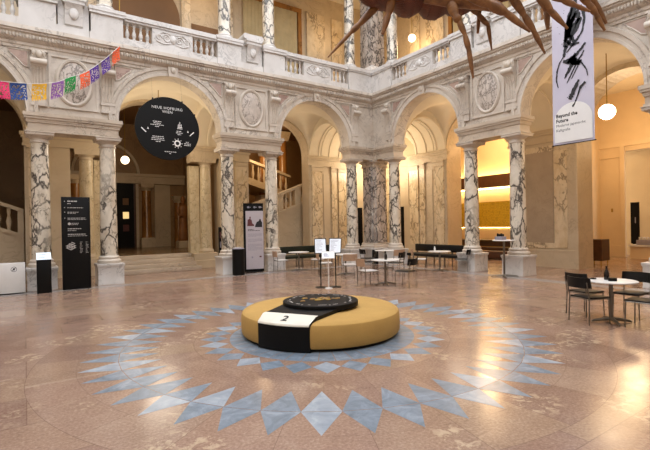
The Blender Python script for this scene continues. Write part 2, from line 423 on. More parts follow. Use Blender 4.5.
WALLS = {}
for side, fn in SIDES:
    m = MB()
    zt = 6.98
    edges = sorted([(c-r, c+r, c, r) for c, r in ARCHES])
    cur = -8.78
    for a, b, c, r in edges:
        pier(m, cur, a, 4.78, zt, -.22, .25); arch_strip(m, c, r, ZS, zt, -.22, .25)
        pier(m, a, a+.001, 4.78, ZS, -.22, .25); cur = b
    pier(m, cur, 8.74 if side == 'north' else 8.28, 4.78, zt, -.22, .25)
    wall = struct(m.build('wall_'+side, M['stone'], fn=fn), 'pale marble arcade wall with three round arches, '+('on the side of the steps' if side == 'north' else 'on the side of the bar'), 'wall')
    WALLS[side] = wall
    # archivolts
    for c, r in ARCHES:
        m = MB()
        prof = [(0, 0), (0, .05), (.07, .05), (.08, .035), (.17, .04), (.18, .075), (.27, .085), (.29, .03), (.29, 0)]
        path = []
        for i in range(41):
            a = PI*i/40; u = (-math.cos(a), 0, math.sin(a))
            path.append(((c+r*u[0], -.22, ZS+r*u[2]), u, (0, -1, 0)))
        m.sweep(prof, path)
        # carved keystone
        m.prism([(-.13, 0.), (.13, 0.), (.16, .33), (-.16, .33)], lambda p, q, t: (c+p, t, ZS+r+q-.03), -.36, -.2)
        m.ball((c, -.37, ZS+r+.16), (.08, .05, .1), 8, 6)
        m.build('archivolt', M['stone'], wall, fn)
        # spandrel panels
        for sg in (-1, 1):
            m = MB()
            pts = []
            R = r+.38
            xo = c+sg*(r+.06)
            for i in range(15):
                a = PI/2*(.02+.96*i/14); p = (c+sg*R*math.cos(a), ZS+R*math.sin(a))
                if abs(p[0]-c) < r+.05 and p[1] < 6.40: pts.append(p)
            if len(pts) > 2:
                poly = [(xo, pts[0][1]-.04)]+pts+[(pts[-1][0]-sg*.06, 6.42), (xo, 6.42)]
                m.prism(poly, lambda p, q, t: (p, t, q), -.235, -.2)
                cx = sum(p[0] for p in poly)/len(poly); cz = sum(p[1] for p in poly)/len(poly)
                n = len(poly)
                loop = poly+[poly[0]]
                m.build('spandrel_panel', M['stone_pink'], wall, fn)
                m = MB()
                m.tube([(p, -.235, q) for p, q in loop], .022, 6)
                m.build('spandrel_border', M['stone'], wall, fn)
    # cornice with carved band, mitred in the corner
    prof = [(-.2, 6.46), (-.26, 6.46), (-.27, 6.53), (-.30, 6.55), (-.31, 6.62), (-.36, 6.64), (-.40, 6.68), (-.44, 6.80), (-.50, 6.83), (-.50, 6.86), (-.55, 6.88), (-.55, 6.985), (-.2, 6.985)]
    m = MB()
    rows = [[(-(W+d), d, zz) for d, zz in prof], [((W+d), d, zz) for d, zz in prof]]
    vs = m.grid(rows, True); m.cap(list(reversed(vs[0]))); m.cap(vs[1])
    m.build('cornice', M['stone'], wall, fn)
    m = MB()
    k = 0
    x = -7.9
    while x < 7.95:
        # egg and leaf pattern on the sloping band
        if k % 2: m.ball((x, -.435, 6.745), (.042, .03, .062), 6, 5)
        else: m.ball((x, -.43, 6.745), (.03, .03, .07), 5, 4)
        x += .072; k += 1
    o = m.build('carved_border', M['stone'], wall, fn)
    # entablature blocks over the column pairs
    for s0, s1 in ((-CB, -CA), (CA, CB), (CC, W)):
        m = MB()
        e = 0 if s1 == W else 1
        for z0, z1, ov in ((4.28, 4.34, .30), (4.34, 4.52, .27), (4.52, 4.56, .30), (4.56, 4.62, .31), (4.62, 4.68, .35), (4.68, 4.78, .375)):
            m.box(s0-ov, (s1+ov) if e else (W-ov if side == 'north' else W-ov), -ov, ov-.02, z0, z1)
            if not e and side == 'north': m.box(W-ov, W+ov-.02, -ov, ov-.02, z0, z1)
        m.build('entablature_block', M['stone_block'], wall, fn)
    # medallion panels and consoles
    for sc in (-2.7055, 2.7055, None):
        if sc is not None:
            m = MB()
            for x0, x1, z0, z1 in ((sc-.615, sc+.615, 4.985, 5.055), (sc-.615, sc+.615, 6.385, 6.455), (sc-.615, sc-.545, 5.055, 6.385), (sc+.545, sc+.615, 5.055, 6.385)):
                m.box(x0, x1, -.265, -.2, z0, z1)
            m.build('panel_frame', M['stone'], wall, fn)
            # raised oval frame
            m = MB()
            path = []
            for i in range(49):
                a = 2*PI*i/48; path.append(((sc+.40*math.cos(a), -.22, 5.74+.60*math.sin(a)), (math.cos(a), 0, math.sin(a)), (0, -1, 0)))
            m.sweep([(-.03, 0), (-.02, .05), (.03, .065), (.07, .04), (.08, 0)], path, closed=True)
            m.build('oval_frame', M['stone'], wall, fn)
            m = MB()
            rows = []
            for j in range(7):
                k = j/6; rows.append([(sc+.39*k*math.cos(2*PI*i/36), -.235-.05*(1-k*k), 5.74+.59*k*math.sin(2*PI*i/36)) for i in range(36)])
            m.grid(rows, True)
            m.build('medallion', M['medal'], wall, fn)
    sts = [-CB, -CA, CA, CB, CC-.02] + ([] if side == 'north' else [])
    for s_ in sts:
        m = MB()
        w = .165
        # scroll profile in (d, z)
        pr = [(-.22, 5.26), (-.29, 5.26), (-.29, 5.5), (-.32, 5.8), (-.39, 5.98), (-.47, 6.05), (-.50, 6.13), (-.47, 6.2), (-.36, 6.23), (-.22, 6.23)]
        m.prism(pr, lambda p, q, t: (s_+t, p, q), -w, w)
        m.box(s_-w-.02, s_+w+.02, -.30, -.2, 4.98, 5.06); m.box(s_-w-.0, s_+w+.0, -.285, -.2, 5.06, 5.2); m.box(s_-w-.02, s_+w+.02, -.31, -.2, 5.2, 5.27)
        for k in (-.11, -.037, .037, .11):
            m.tube([(s_+k, -.292, 5.3), (s_+k, -.296, 5.55), (s_+k, -.326, 5.82), (s_+k, -.395, 5.98)], .024, 6)
        m.tube([(s_-w-.02, -.435, 6.12), (s_+w+.02, -.435, 6.12)], .085, 14)
        o = m.build('console', M['stone'], wall, fn)
        m = MB()      # carved head above the scroll
        m.box(s_-w, s_+w, -.36, -.2, 6.22, 6.46)
        m.ball((s_, -.39, 6.34), (.08, .07, .1), 10, 8)
        for sg in (-1, 1):
            m.ball((s_+sg*.11, -.37, 6.37), (.05, .05, .07), 8, 6); volute(m, s_+sg*.1, -.375, 6.27, .045, 1.2, .014, sg)
        m.box(s_-w-.03, s_+w+.03, -.38, -.2, 6.42, 6.47)
        m.build('carved_capital', M['stone'], o, fn)

# balustrades ---------------------------------------------------------
BAL = None
def baluster_mesh():
    m = MB()
    m.sq([(.055, 0), (.055, .05)]); m.sq([(.055, .48), (.055, .53)])
    m.lathe([(.04, .05), (.05, .07), (.035, .1), (.05, .15), (.062, .2), (.055, .25), (.034, .31), (.03, .36), (.045, .38), (.03, .4), (.045, .45), (.045, .48)], n=12)
    o = m.build('baluster', M['stone_white']); me = o.data; bpy.data.objects.remove(o); return me
bal_me = baluster_mesh()
bay_words = {('north', 0): 'pale balustrade over the middle arch above the round black sign', ('north', 1): 'pale balustrade over the arch beside the inner corner, above the stairs', ('north', -1): 'pale balustrade cut by the upper left edge of the photo',
             ('east', 1): 'pale balustrade over the arch beside the inner corner, under the hanging creature', ('east', 0): 'pale balustrade behind the hanging calligraphy banner'}
for (side, k), lab in bay_words.items():
    fn = dict(SIDES)[side]
    c = 5.41*k; hw = 1.40
    t = thing('balustrade', lab, 'balustrade', fn((c, -.3, 7.)), 0)
    loc = fn((c, -.3, 0.)); 
    def fl(v, fn=fn, c=c, loc=loc): return fn((c+v[0], -.3+v[1], v[2]+0.))-Vector((loc[0], loc[1], 7.))
    m = MB(); m.box(-hw, hw, -.17, .2, 6.985, 7.2); m.build('plinth', M['stone_white'], t, fl)
    m = MB(); m.box(-hw, hw, -.14, .16, 7.73, 7.79); m.box(-hw, hw, -.18, .2, 7.79, 7.9); m.box(-hw, hw, -.15, .17, 7.9, 7.94); m.build('handrail', M['stone_white'], t, fl)
    m = MB(); m.box(-.62, .62, -.11, .11, 7.2, 7.73); m.build('panel', M['stone_white'], t, fl)
    m = MB()
    for sg in (-1, 1):
        volute(m, sg*.2, -.115, 7.47, .14, 1.7, .03, sg); volute(m, sg*.42, -.115, 7.47, .09, 1.4, .022, -sg)
        m.tube([(sg*.08, -.115, 7.62), (sg*.3, -.12, 7.65), (sg*.52, -.115, 7.5), (sg*.54, -.115, 7.4)], .022, 6)
        m.tube([(sg*.08, -.115, 7.33), (sg*.3, -.12, 7.29), (sg*.5, -.115, 7.36)], .022, 6)
    m.ball((0, -.12, 7.47), (.09, .06, .13), 10, 8)
    m.build('relief_ornament', M['stone_white'], t, fl)
    for sg in (-1, 1):
        for i in range(4):
            o = bpy.data.objects.new('baluster', bal_me); COL.objects.link(o); o.parent = t
            o.location = fl((sg*(.74+.19*i), 0, 7.2))
# pedestal pieces between the balustrades
pier_words = {('north', -1): 'balustrade pedestal with scroll bracket above the coloured paper flags', ('north', 1): 'balustrade pedestal with scroll bracket above the pair beside the grey info board', ('east', 1): 'balustrade pedestal partly behind the creature legs, above the bar columns',
              ('north', 2): 'balustrade pedestal in the inner corner under the clustered upper columns'}
for (side, k), lab in pier_words.items():
    fn = dict(SIDES)[side]
    t = thing('balustrade_pedestal', lab, 'pedestal', (0, 0, 0))
    if k == 2:
        m = MB()
        for f2 in (TA, TB):
            mm = MB()
            a0, a1 = 6.85, 8.25
            mm.box(a0, a1, -.5, .2, 6.985, 7.2); mm.box(a0+.02, a1, -.45, .2, 7.2, 7.74)
            mm.box(a0, a1, -.5, .2, 7.74, 7.8); mm.box(a0-.02, a1, -.53, .2, 7.8, 7.94)
            mm.box(CC-.3, CC+.3, -.46, .2, 7.2, 7.74)
            mm.build('pedestal_block', M['stone_white'], t, f2)
        continue
    c = 2.7055*k
    for s_ in (-.8425, .8425):
        m = MB(); a = c+s_
        m.box(a-.46, a+.46, -.5, .3, 6.985, 7.2); m.box(a-.42, a+.42, -.44, .3, 7.2, 7.76); m.box(a-.46, a+.46, -.5, .3, 7.76, 7.84); m.box(a-.48, a+.48, -.52, .3, 7.84, 7.94)
        m.build('pedestal_block', M['stone_white'], t, fn)
    m = MB(); m.box(c-.38, c+.38, -.46, .2, 6.985, 7.2); m.box(c-.38, c+.38, -.36, .2, 7.2, 7.94); m.build('recessed_panel', M['stone_white'], t, fn)
    m = MB()
    m.prism([(-.3, 7.25), (-.42, 7.3), (-.44, 7.5), (-.47, 7.7), (-.56, 7.84), (-.3, 7.84)], lambda p, q, tt: (c+tt, p, q), -.22, .22)
    m.box(c-.3, c+.3, -.6, .1, 7.94, 8.02); m.box(c-.27, c+.27, -.57, .08, 7.84, 7.94)
    for sg in (-1, 1): m.tube([(c+sg*.28, -.53, 8.12), (c+sg*.28, .03, 8.12)], .1, 12)
    m.box(c-.28, c+.28, -.5, 0, 8.02, 8.22)
    m.ball((c, -.46, 7.6), (.12, .06, .17), 10, 8)
    m.build('scroll_bracket', M['stone_white'], t, fn)

# columns -------------------------------------------------------------
def make_column(label, loc, shaft='column', ped='stone_white', h=4.28, cap='stone'):
    t = thing('column', label, 'column', loc)
    m = MB(); m.sq([(.35, 0), (.35, .05), (.345, .06), (.345, .5), (.355, .52), (.37, .55), (.37, .6), (.34, .61)]); m.build('pedestal', M[ped], t)
    m = MB(); m.lathe([(.31, .61), (.325, .64), (.325, .69), (.30, .72), (.275, .735), (.285, .76), (.285, .79), (.26, .81), (.245, .83)], n=32); m.build('base', M[cap], t)
    m = MB()
    prof = [(.245, .83), (.236, .86)]
    for i in range(9):
        k = i/8; prof.append((.236-.028*k**1.6, .86+k*(h-.28-.86)))
    m.lathe(prof, n=36); m.build('shaft', M[shaft], t)
    m = MB(); a = h-.28
    m.lathe([(.208, a), (.235, a+.01), (.235, a+.035), (.212, a+.045), (.212, a+.10), (.24, a+.115), (.30, a+.17), (.30, a+.185)], n=32)
    m.sq([(.32, a+.185), (.33, a+.2), (.33, a+.25), (.35, a+.26), (.35, a+.28)])
    m.build('capital', M[cap], t)
    return t
c0 = make_column('dark veined marble column behind the black plinth with a lit screen', (-CB, W, 0))
for loc, lab in (((-CA, W, 0), 'veined marble column just beside the tall black directory board'),
                 ((CA, W, 0), 'veined marble column behind the black paper bin'),
                 ((CB, W, 0), 'veined marble column beside the grey lilac info board'),
                 ((CC, W, 0), 'slim veined column on the stair side of the thick corner pillar'),
                 ((W, CC, 0), 'slim veined column on the bar side of the thick corner pillar'),
                 ((W, CB, 0), 'veined column of the bar pair, farther from the tall bar table'),
                 ((W, CA, 0), 'veined column of the bar pair, behind the tall bar table'),
                 ((W, -CA, 0), 'column at the right edge of the photo beyond the cafe table')):
    dup(c0, loc, 0, lab)
# thick square pillar in the corner
t = thing('corner_pillar', 'thick square dark-veined pillar in the inner corner of the hall', 'pillar', (W, W, 0))
m = MB(); m.sq([(.5, 0), (.5, .06), (.48, .07), (.48, .5), (.5, .53), (.53, .56), (.53, .61), (.45, .62)]); m.build('pedestal', M['stone_white'], t)
m = MB(); m.sq([(.44, .62), (.45, .68), (.42, .73), (.41, .76), (.42, .79), (.38, .83)]); m.build('base', M['stone'], t)
m = MB(); m.sq([(.36, .83), (.345, 4.0)]); m.sq([(.25, .83), (.24, 4.0)], (0, -.16, 0)); m.sq([(.25, .83), (.24, 4.0)], (-.16, 0, 0)); m.build('shaft', M['pillar'], t)
m = MB(); m.sq([(.37, 4.0), (.4, 4.02), (.4, 4.06), (.37, 4.07), (.37, 4.14), (.44, 4.2), (.46, 4.2), (.46, 4.28)]); m.build('capital', M['stone'], t)
# upper columns
def make_upper(label, loc):
    t = thing('upper_column', label, 'column', loc)
    m = MB(); m.sq([(.33, 0), (.33, .06)]); m.lathe([(.3, .06), (.315, .1), (.3, .14), (.26, .16), (.27, .2), (.24, .23)], n=28); m.build('base', M['stone_white'], t)
    m = MB(); m.lathe([(.235, .23), (.215, .28), (.212, 1.5), (.19, 3.2)], n=28); m.build('shaft', M['column'], t)
    m = MB(); m.lathe([(.19, 3.2), (.22, 3.22), (.2, 3.26), (.28, 3.5), (.3, 3.55)], n=24); m.sq([(.32, 3.55), (.34, 3.66)]); m.build('capital', M['stone'], t)
    return t
u0 = make_upper('upper gallery column with dark breccia patch, above the black paper bin', (CA, W, 7.94))
for loc, lab in (((CB, W, 7.94), 'upper gallery column above the info board beside the scroll bracket'), ((-CA, W, 7.94), 'upper gallery column above the middle arch and orange paper flag'),
                 ((CC, W, 7.94), 'upper gallery column crossed by the longest creature leg'), ((W, CC, 7.94), 'upper gallery column half behind the creature head'),
                 ((W, CB, 7.94), 'upper gallery column hidden behind the creature body above the bar')):
    dup(u0, loc, 0, lab)
t = thing('upper_pillar', 'thick square grey-veined pillar of the upper gallery corner', 'pillar', (W, W, 7.94))
m = MB(); m.sq([(.5, 0), (.5, .08), (.44, .2), (.4, .28)]); m.build('base', M['stone_white'], t)
m = MB(); m.sq([(.37, .28), (.34, 3.2)]); m.build('shaft', M['pillar'], t)
m = MB(); m.sq([(.36, 3.2), (.46, 3.6)]); m.build('capital', M['stone'], t)

# vaults and upper slab ----------------------------------------------
R1 = 1.25
def vz(s, d):
    hd = math.sqrt(max(0, 1-((d-1.5)/R1)**2))
    z = ZS+R1*hd if abs(abs(s)-2.7) < 1.15 or 6.97 < s < 8.72 else ZS+.02
    for c, r in ARCHES:
        if abs(s-c) < r:
            z = max(ZS+1.57*hd, ZS+math.sqrt(r*r-(s-c)**2))
    if s >= 8.72:
        z = max(ZS+R1*hd, ZS+R1*math.sqrt(max(0, 1-((s-10.)/1.28)**2)))
    if abs(s) > 6.97 and s < 0: z = ZS+R1*hd
    return z
for side, fn in SIDES:
    m = MB()
    ss = [-8.5+i*.1 for i in range(int((8.72+8.5)/.1)+1)]
    for e in (1.58, -1.58, 3.84, -3.84, 6.98, -6.98): ss += [e-.004, e+.004]
    smax = 11.25 if side == 'north' else 8.72
    ss += [8.70, 8.72, 8.724] + ([8.75+i*.1 for i in range(26)]+[11.25] if side == 'north' else [])
    ss = sorted(set(round(x, 4) for x in ss if x <= smax))
    ds = [.25+2.5*(.5-.5*math.cos(PI*i/22)) for i in range(23)]
    m.grid([[(s_, d, vz(s_, d)) for d in ds] for s_ in ss])
    struct(m.build('ceiling_'+side, M['vault'], fn=fn, recalc=False), 'plaster vault over the ambulatory', 'ceiling')
m = MB()
m.box(-8.5, 12.5, W-.1, 12.2, 6.6, 6.96); m.box(W-.1, 12.5, -8.5, W-.1, 6.6, 6.96)
struct(m.build('floor_gallery', M['stone']), 'upper gallery floor slab', 'floor')

# outer ambulatory walls ---------------------------------------------
def impost(m, s0, s1, d, dirn=-1):
    for z0, z1, o in ((4.36, 4.44, .05), (4.44, 4.62, .03), (4.62, 4.70, .08), (4.70, 4.8, .12)):
        m.box(s0-o, s1+o, d-o, d+.1, z0, z1)
for side, fn in SIDES:
    m = MB()
    d1 = 3.35 if side == 'north' else 3.7
    lo = 2.62 if side == 'north' else 1.42
    zt = 7.0
    R_ = 1.5
    cents = [(-5.41, 1.5), (0, 1.42 if side == 'east' else 1.5), (5.41, 1.5)]
    cur = -8.5
    for c, r in cents:
        m.box(cur, c-r, DB, d1, 4.36, zt); arch_strip(m, c, r, ZS, zt, DB, d1); 
        m.face([(c-r, DB, 4.36), (c-r, d1, 4.36), (c-r, d1, ZS), (c-r, DB, ZS)])
        cur = c+r
    m.box(cur, 12.2 if side == 'north' else 11.25, DB, d1, 4.36, zt)
    for a, b in ((-8.5, -6.91), (-3.91, -lo), (lo, 3.91), (6.91, 12.2 if side == 'north' else 11.25)):
        m.box(a, b, DB, d1, 0, 4.36)
    ow = struct(m.build('wall_'+side+'_rear', M['outer'], fn=fn), 'warm stone rear wall of the ambulatory, '+('stair side' if side == 'north' else 'bar side'), 'wall')
    m = MB()
    for a, b in ((-3.91, -1.5), (1.5, 3.91), (6.91, 11.2)): impost(m, a, b, DB)
    m.build('impost_moulding', M['outer'], ow, fn)
    m = MB()
    for a, b in (((2.62, 3.91), (-3.91, -2.62), (6.91, 11.2)) if side == 'north' else ((1.42, 3.91), (6.91, 11.2))): m.box(a-.0, b+.0, DB-.04, DB+.05, 0, .62); m.box(a, b, DB-.055, DB+.05, .55, .6)
    m.build('stone_dado', M['outer'], ow, fn)
    pils = [(7.05, 7.6), (8.15, 8.45), (8.55, 9.1), (10.4, 11.1)]
    if side == 'north': pils += [(3.3, 3.8), (-3.8, -3.3)]
    for a, b in pils:
        m = MB(); m.box(a, b, DB-.07, DB+.02, .62, 4.1); o = m.build('pilaster', M['pilaster'], ow, fn)
        m = MB(); m.box(a-.03, b+.03, DB-.11, DB, 4.1, 4.16); m.box(a-.05, b+.05, DB-.13, DB, 4.28, 4.36); m.box(a, b, DB-.08, DB, 4.16, 4.28); m.box(a-.04, b+.04, DB-.11, DB, .0, .62)
        m.build('pilaster_capital', M['outer'], o, fn)
    for a, b in ((7.6, 8.15), (9.1, 10.4)):
        m = MB(); m.box(a+.1, b-.1, DB-.03, DB+.02, .75, 4.0); m.build('wall_panel', M['outer'], ow, fn)
    # ribs of the wide transverse arches (soffit mouldings)
    for s_, rr in ((6.99, 1.22), (7.5, 1.2), (7.65, 1.22), (8.1, 1.2), (8.68, 1.22), (1.62, 1.22), (3.8, 1.22), (2.2, 1.21), (3.2, 1.21), (-1.62, 1.22), (-2.2, 1.21), (-3.2, 1.21), (-3.8, 1.22)):
        m = MB(); path = []
        for i in range(25):
            a = PI*i/24; u = (0, -math.cos(a), math.sin(a)); path.append(((s_, 1.5+(R1+.01)*u[1], ZS+(R1+.01)*u[2]), u, (1, 0, 0)))
        m.sweep([(-.05, -.05), (.02, -.07), (.02, .07), (-.05, .05)], path)
        m.build('arch_rib', M['vault'], ow, fn)
    if side == 'east':
        # inlaid panels on the pier between bar and passage
        m = MB(); m.box(2.25, 3.6, DB-.02, DB+.02, .85, 4.05); m.build('inlaid_panel', M['panel'], ow, fn)
        m = MB()
        m.box(1.78, 2.22, DB-.025, DB+.02, .68, 4.05); m.box(2.22, 3.75, DB-.025, DB+.02, .66, .85); m.box(2.22, 3.75, DB-.025, DB+.02, 4.05, 4.25); m.box(3.6, 3.8, DB-.025, DB+.02, .85, 4.05)
        m.build('veined_border', M['pilaster'], ow, fn)
        m = MB(); m.box(1.41, 1.5, DB-.075, DB+.02, 0, 4.36); m.build('corner_trim', M['outer'], ow, fn)

for n_, (x0, x1, y0, y1, lab) in enumerate(((9.70, 9.97, 11.16, 11.27, 'narrow black door leaf on the stair side of the corner pillar'), (11.16, 11.27, 9.50, 9.76, 'narrow black door leaf on the bar side of the corner pillar'))):
    m = MB(); m.box(x0, x1, y0, y1, 0, 2.42); d_ = struct(m.build('door_%d' % (n_+1), M['doorblack']), lab, 'door')
    m = MB()
    if n_ == 0: m.box(x0-.08, x1+.5, y0+.02, y1, 2.42, 2.52); m.box(x1, x1+.5, y0+.03, y1, 0, 2.42)
    else: m.box(x0+.02, x1, y0-.5, y1+.08, 2.42, 2.52); m.box(x0+.03, x1, y0-.5, y0, 0, 2.42)
    m.build('door_frame', M['outer'], d_)
# rooms behind the north side ----------------------------------------
m = MB()
m.box(-9.5, 13, 18.6, 18.8, 0, 7.5)
for x in (-3.45, 3.35): m.box(x, x+.1, 11.85, 18.6, 0, 7.)
m.box(12.2, 12.4, 11.85, 18.8, 0, 7.5); m.box(-9.5, -9.3, 8.5, 18.8, 0, 7.5)
struct(m.build('wall_vestibule', marble('dimmed_lobby_stone', '#a5845a', '#8f7049', '#5e4527', .5, .8, .45, .03)), 'rear walls of the entrance lobby and stairs', 'wall')  # browner than the ambulatory stone: lobby dimness put into the colour
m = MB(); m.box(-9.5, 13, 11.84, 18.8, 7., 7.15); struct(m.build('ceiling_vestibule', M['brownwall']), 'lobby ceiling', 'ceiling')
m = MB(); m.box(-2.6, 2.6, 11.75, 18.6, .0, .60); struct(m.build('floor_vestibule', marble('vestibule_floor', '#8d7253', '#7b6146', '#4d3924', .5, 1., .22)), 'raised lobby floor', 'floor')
t = thing('stone_steps', 'low marble steps leading up to the dim lobby under the round sign', 'steps', (0, 11.3, 0))
for i in range(4):
    m = MB(); m.box(-1.5 if i else -1.62, 1.5 if i else 1.62, -.75+.3*i, .45, .15*i, .15*(i+1)-.002, bev=.015); m.build('step', M['stone_block'], t)
    if i == 0: pass
for sx, lab in ((-1, 'cream lobby column behind the directory board column'), (1, 'cream lobby column on a stepped block beside the marble steps')):
    t = thing('lobby_column', lab, 'column', (sx*2.0, 11.55, 0))
    m = MB(); m.sq([(.42, 0), (.42, .3), (.38, .31), (.38, .58), (.35, .6)], sx=1.25); m.build('pedestal', M['outer'], t)
    m = MB(); m.lathe([(.29, .6), (.3, .66), (.27, .72), (.245, .76)], (sx*.12, -.08, 0), n=28); m.build('base', M['outer'], t)
    m = MB(); m.lathe([(.245, .76), (.24, 1.2), (.21, 4.0)], (sx*.12, -.08, 0), n=32); m.build('shaft', M['outercol'], t)
    m = MB(); x0, x1 = sorted((sx*-.5, sx*-.12)); m.box(x0, x1, -.02, .3, .6, 4.05); m.build('pier', M['outercol'], t)
    m = MB(); m.lathe([(.21, 4.0), (.23, 4.02), (.21, 4.06), (.21, 4.1), (.29, 4.18)], (sx*.12, -.08, 0), n=28); m.sq([(.33, 4.18), (.35, 4.36)], sx=1.45); m.build('capital', M['outer'], t)
# lobby back wall furniture
t = thing('lobby_door', 'black lobby door with lit panes behind the left column', 'door', (.3, 18.5, .6))
m = MB(); m.box(-.75, .45, -.05, .06, 0, 3.3); m.build('door_leaf', M['doorblack'], t)
for z0, c in ((2.2, 'brownwall'), (1.5, 'panelit'), (.85, 'red')):
    m = MB(); m.box(-.08, .2, -.07, -.04, z0, z0+.34); m.build('pane', M[c], t)
m = MB(); m.box(-.85, .55, -.08, .06, 3.3, 3.45); m.box(.45, .55, -.08, .06, 0, 3.3); m.build('door_frame', M['darkwood'], t)
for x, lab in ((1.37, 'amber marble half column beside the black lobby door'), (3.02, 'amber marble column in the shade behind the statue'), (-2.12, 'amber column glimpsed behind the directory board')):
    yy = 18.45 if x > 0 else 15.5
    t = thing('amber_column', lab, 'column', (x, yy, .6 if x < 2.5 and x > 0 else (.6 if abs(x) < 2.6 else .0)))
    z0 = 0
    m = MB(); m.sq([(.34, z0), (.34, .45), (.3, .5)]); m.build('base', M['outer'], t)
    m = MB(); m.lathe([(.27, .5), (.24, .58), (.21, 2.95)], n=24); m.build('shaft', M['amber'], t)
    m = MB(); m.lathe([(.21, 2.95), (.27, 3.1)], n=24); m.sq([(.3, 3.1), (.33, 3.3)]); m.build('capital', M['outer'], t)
m = MB()
m.box(-3.3, 3.3, 18.2, 18.6, 3.9, 4.25); m.box(-3.3, 3.3, 18.1, 18.6, 4.25, 4.4)
for a, b in ((1.8, 2.6), (.85, 1.0)): m.box(a, b, 18.5, 18.6, .6, 3.9)
path = []
for i in range(33):
    a = PI*i/32; u = (-math.cos(a), 0, math.sin(a)); path.append(((-.5+1.5*u[0], 18.6, 4.4+1.5*u[2]), u, (0, -1, 0)))
m.sweep([(-.08, 0), (-.06, .12), (.06, .16), (.1, 0)], path)
struct(m.build('trim_1', M['outer']), 'lobby cornice with a lunette moulding', 'trim')
# statue in the lobby
t = thing('statue', 'brown robed standing statue on a low block in the dim lobby', 'statue', (2.6, 16.2, .6))
m = MB(); m.sq([(.3, 0), (.3, .3), (.26, .34)]); m.build('plinth', M['outer'], t)
m = MB(); m.lathe([(.24, .34), (.26, .45), (.22, .9), (.17, 1.4), (.19, 1.5), (.23, 1.8), (.24, 2.0), (.18, 2.12), (.07, 2.18), (.065, 2.24), (.1, 2.3), (.115, 2.4), (.1, 2.5), (.05, 2.56)], n=20, sy=.75)
m.tube([(-.22, 0, 2.0), (-.28, -.05, 1.75), (-.2, -.2, 1.55), (0, -.22, 1.6)], [.07, .065, .055, .045], 8); m.tube([(.22, 0, 2.0), (.28, -.05, 1.75), (.24, -.12, 1.45)], [.07, .065, .05], 8)
m.build('figure', M['clay'], t)
# stairs
def stair(label, sg, x0, x1, z0, z1, y, group=None, nb=2):
    """flight with a sloping solid parapet"""
    t = thing('stone_staircase', label, 'stairs', (0, y, 0))
    f = lambda p, q, tt: (sg*p, tt, q)
    sl = (z1-z0)/(x1-x0)
    m = MB(); m.prism([(x0, 0), (x1, 0), (x1, z1-.9), (x0, z0-.9)], f, 0, .25); m.build('stringer', M['outer'], t)
    m = MB(); m.prism([(x0, z0-.98), (x1, z1-.98), (x1, z1-.86), (x0, z0-.86)], f, -.06, .3); m.prism([(x0, z0-.12), (x1, z1-.12), (x1, z1), (x0, z0)], f, -.06, .3); m.build('coping', M['outer'], t)
    n = int((x1-x0)/.95)
    for i in range(n+1):
        a = x0+(x1-x0)*i/n; a0, a1 = max(x0, a-.17), min(x1, a+.17)
        m = MB(); m.prism([(a0, z0-.9+sl*(a0-x0)), (a1, z0-.9+sl*(a1-x0)), (a1, z0-.1+sl*(a1-x0)), (a0, z0-.1+sl*(a0-x0))], f, 0, .24); m.build('parapet_panel', M['outer'], t)
        if i < n:
            for k in range(2):
                b = a+(x1-x0)/n*(.37+.26*k); zb = z0-.87+sl*(b-x0)
                m = MB(); m.lathe([(.06, 0), (.05, .1), (.085, .28), (.04, .5), (.06, .62), (.06, .75)], (sg*b, .12, zb), 10); m.build('baluster', M['outer'], t)
    for i in range(14):
        a = x0+(x1-x0)*i/14; zz = z0-1.05+sl*(a-x0)
        m = MB(); m.box(min(sg*a, sg*(a+(x1-x0)/14)), max(sg*a, sg*(a+(x1-x0)/14)), .26, 2.2, max(0, zz-.35), zz+.17); m.build('step', M['outer'], t)
    return t
stair('stone staircase rising behind the grey lilac info board', 1, 3.95, 8.8, 2.42, 4.2, 12.15)
stair('stone staircase with dark balustrade openings above the white box', -1, 3.95, 8.4, 2.33, 4.1, 12.15)
t = thing('upper_flight', 'upper stair flight descending behind the veined columns, with white balusters', 'stairs', (0, 15.2, 0))
f = lambda p, q, tt: (p, tt, q)
m = MB(); m.prism([(4.2, 4.6), (8.2, 3.4), (8.2, 3.05), (4.2, 4.25)], f, 0, 2.5); m.build('flight', M['outer'], t)
m = MB(); m.prism([(4.2, 5.55), (8.2, 4.35), (8.2, 4.22), (4.2, 5.42)], f, -.05, .25); m.build('handrail', M['outer'], t)
for i in range(12):
    a = 4.35+i*.33; zz = 4.6-.3*(a-4.2)
    m = MB(); m.lathe([(.06, 0), (.05, .1), (.085, .28), (.04, .55), (.06, .86)], (a, .1, zz), 10); m.build('baluster', M['outer'], t)
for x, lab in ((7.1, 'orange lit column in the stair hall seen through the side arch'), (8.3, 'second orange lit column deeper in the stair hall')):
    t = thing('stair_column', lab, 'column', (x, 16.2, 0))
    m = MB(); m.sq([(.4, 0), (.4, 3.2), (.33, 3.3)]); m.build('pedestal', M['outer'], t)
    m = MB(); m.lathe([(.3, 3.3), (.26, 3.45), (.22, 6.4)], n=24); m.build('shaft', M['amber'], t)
    m = MB(); m.sq([(.25, 6.4), (.36, 6.9)]); m.build('capital', M['outer'], t)

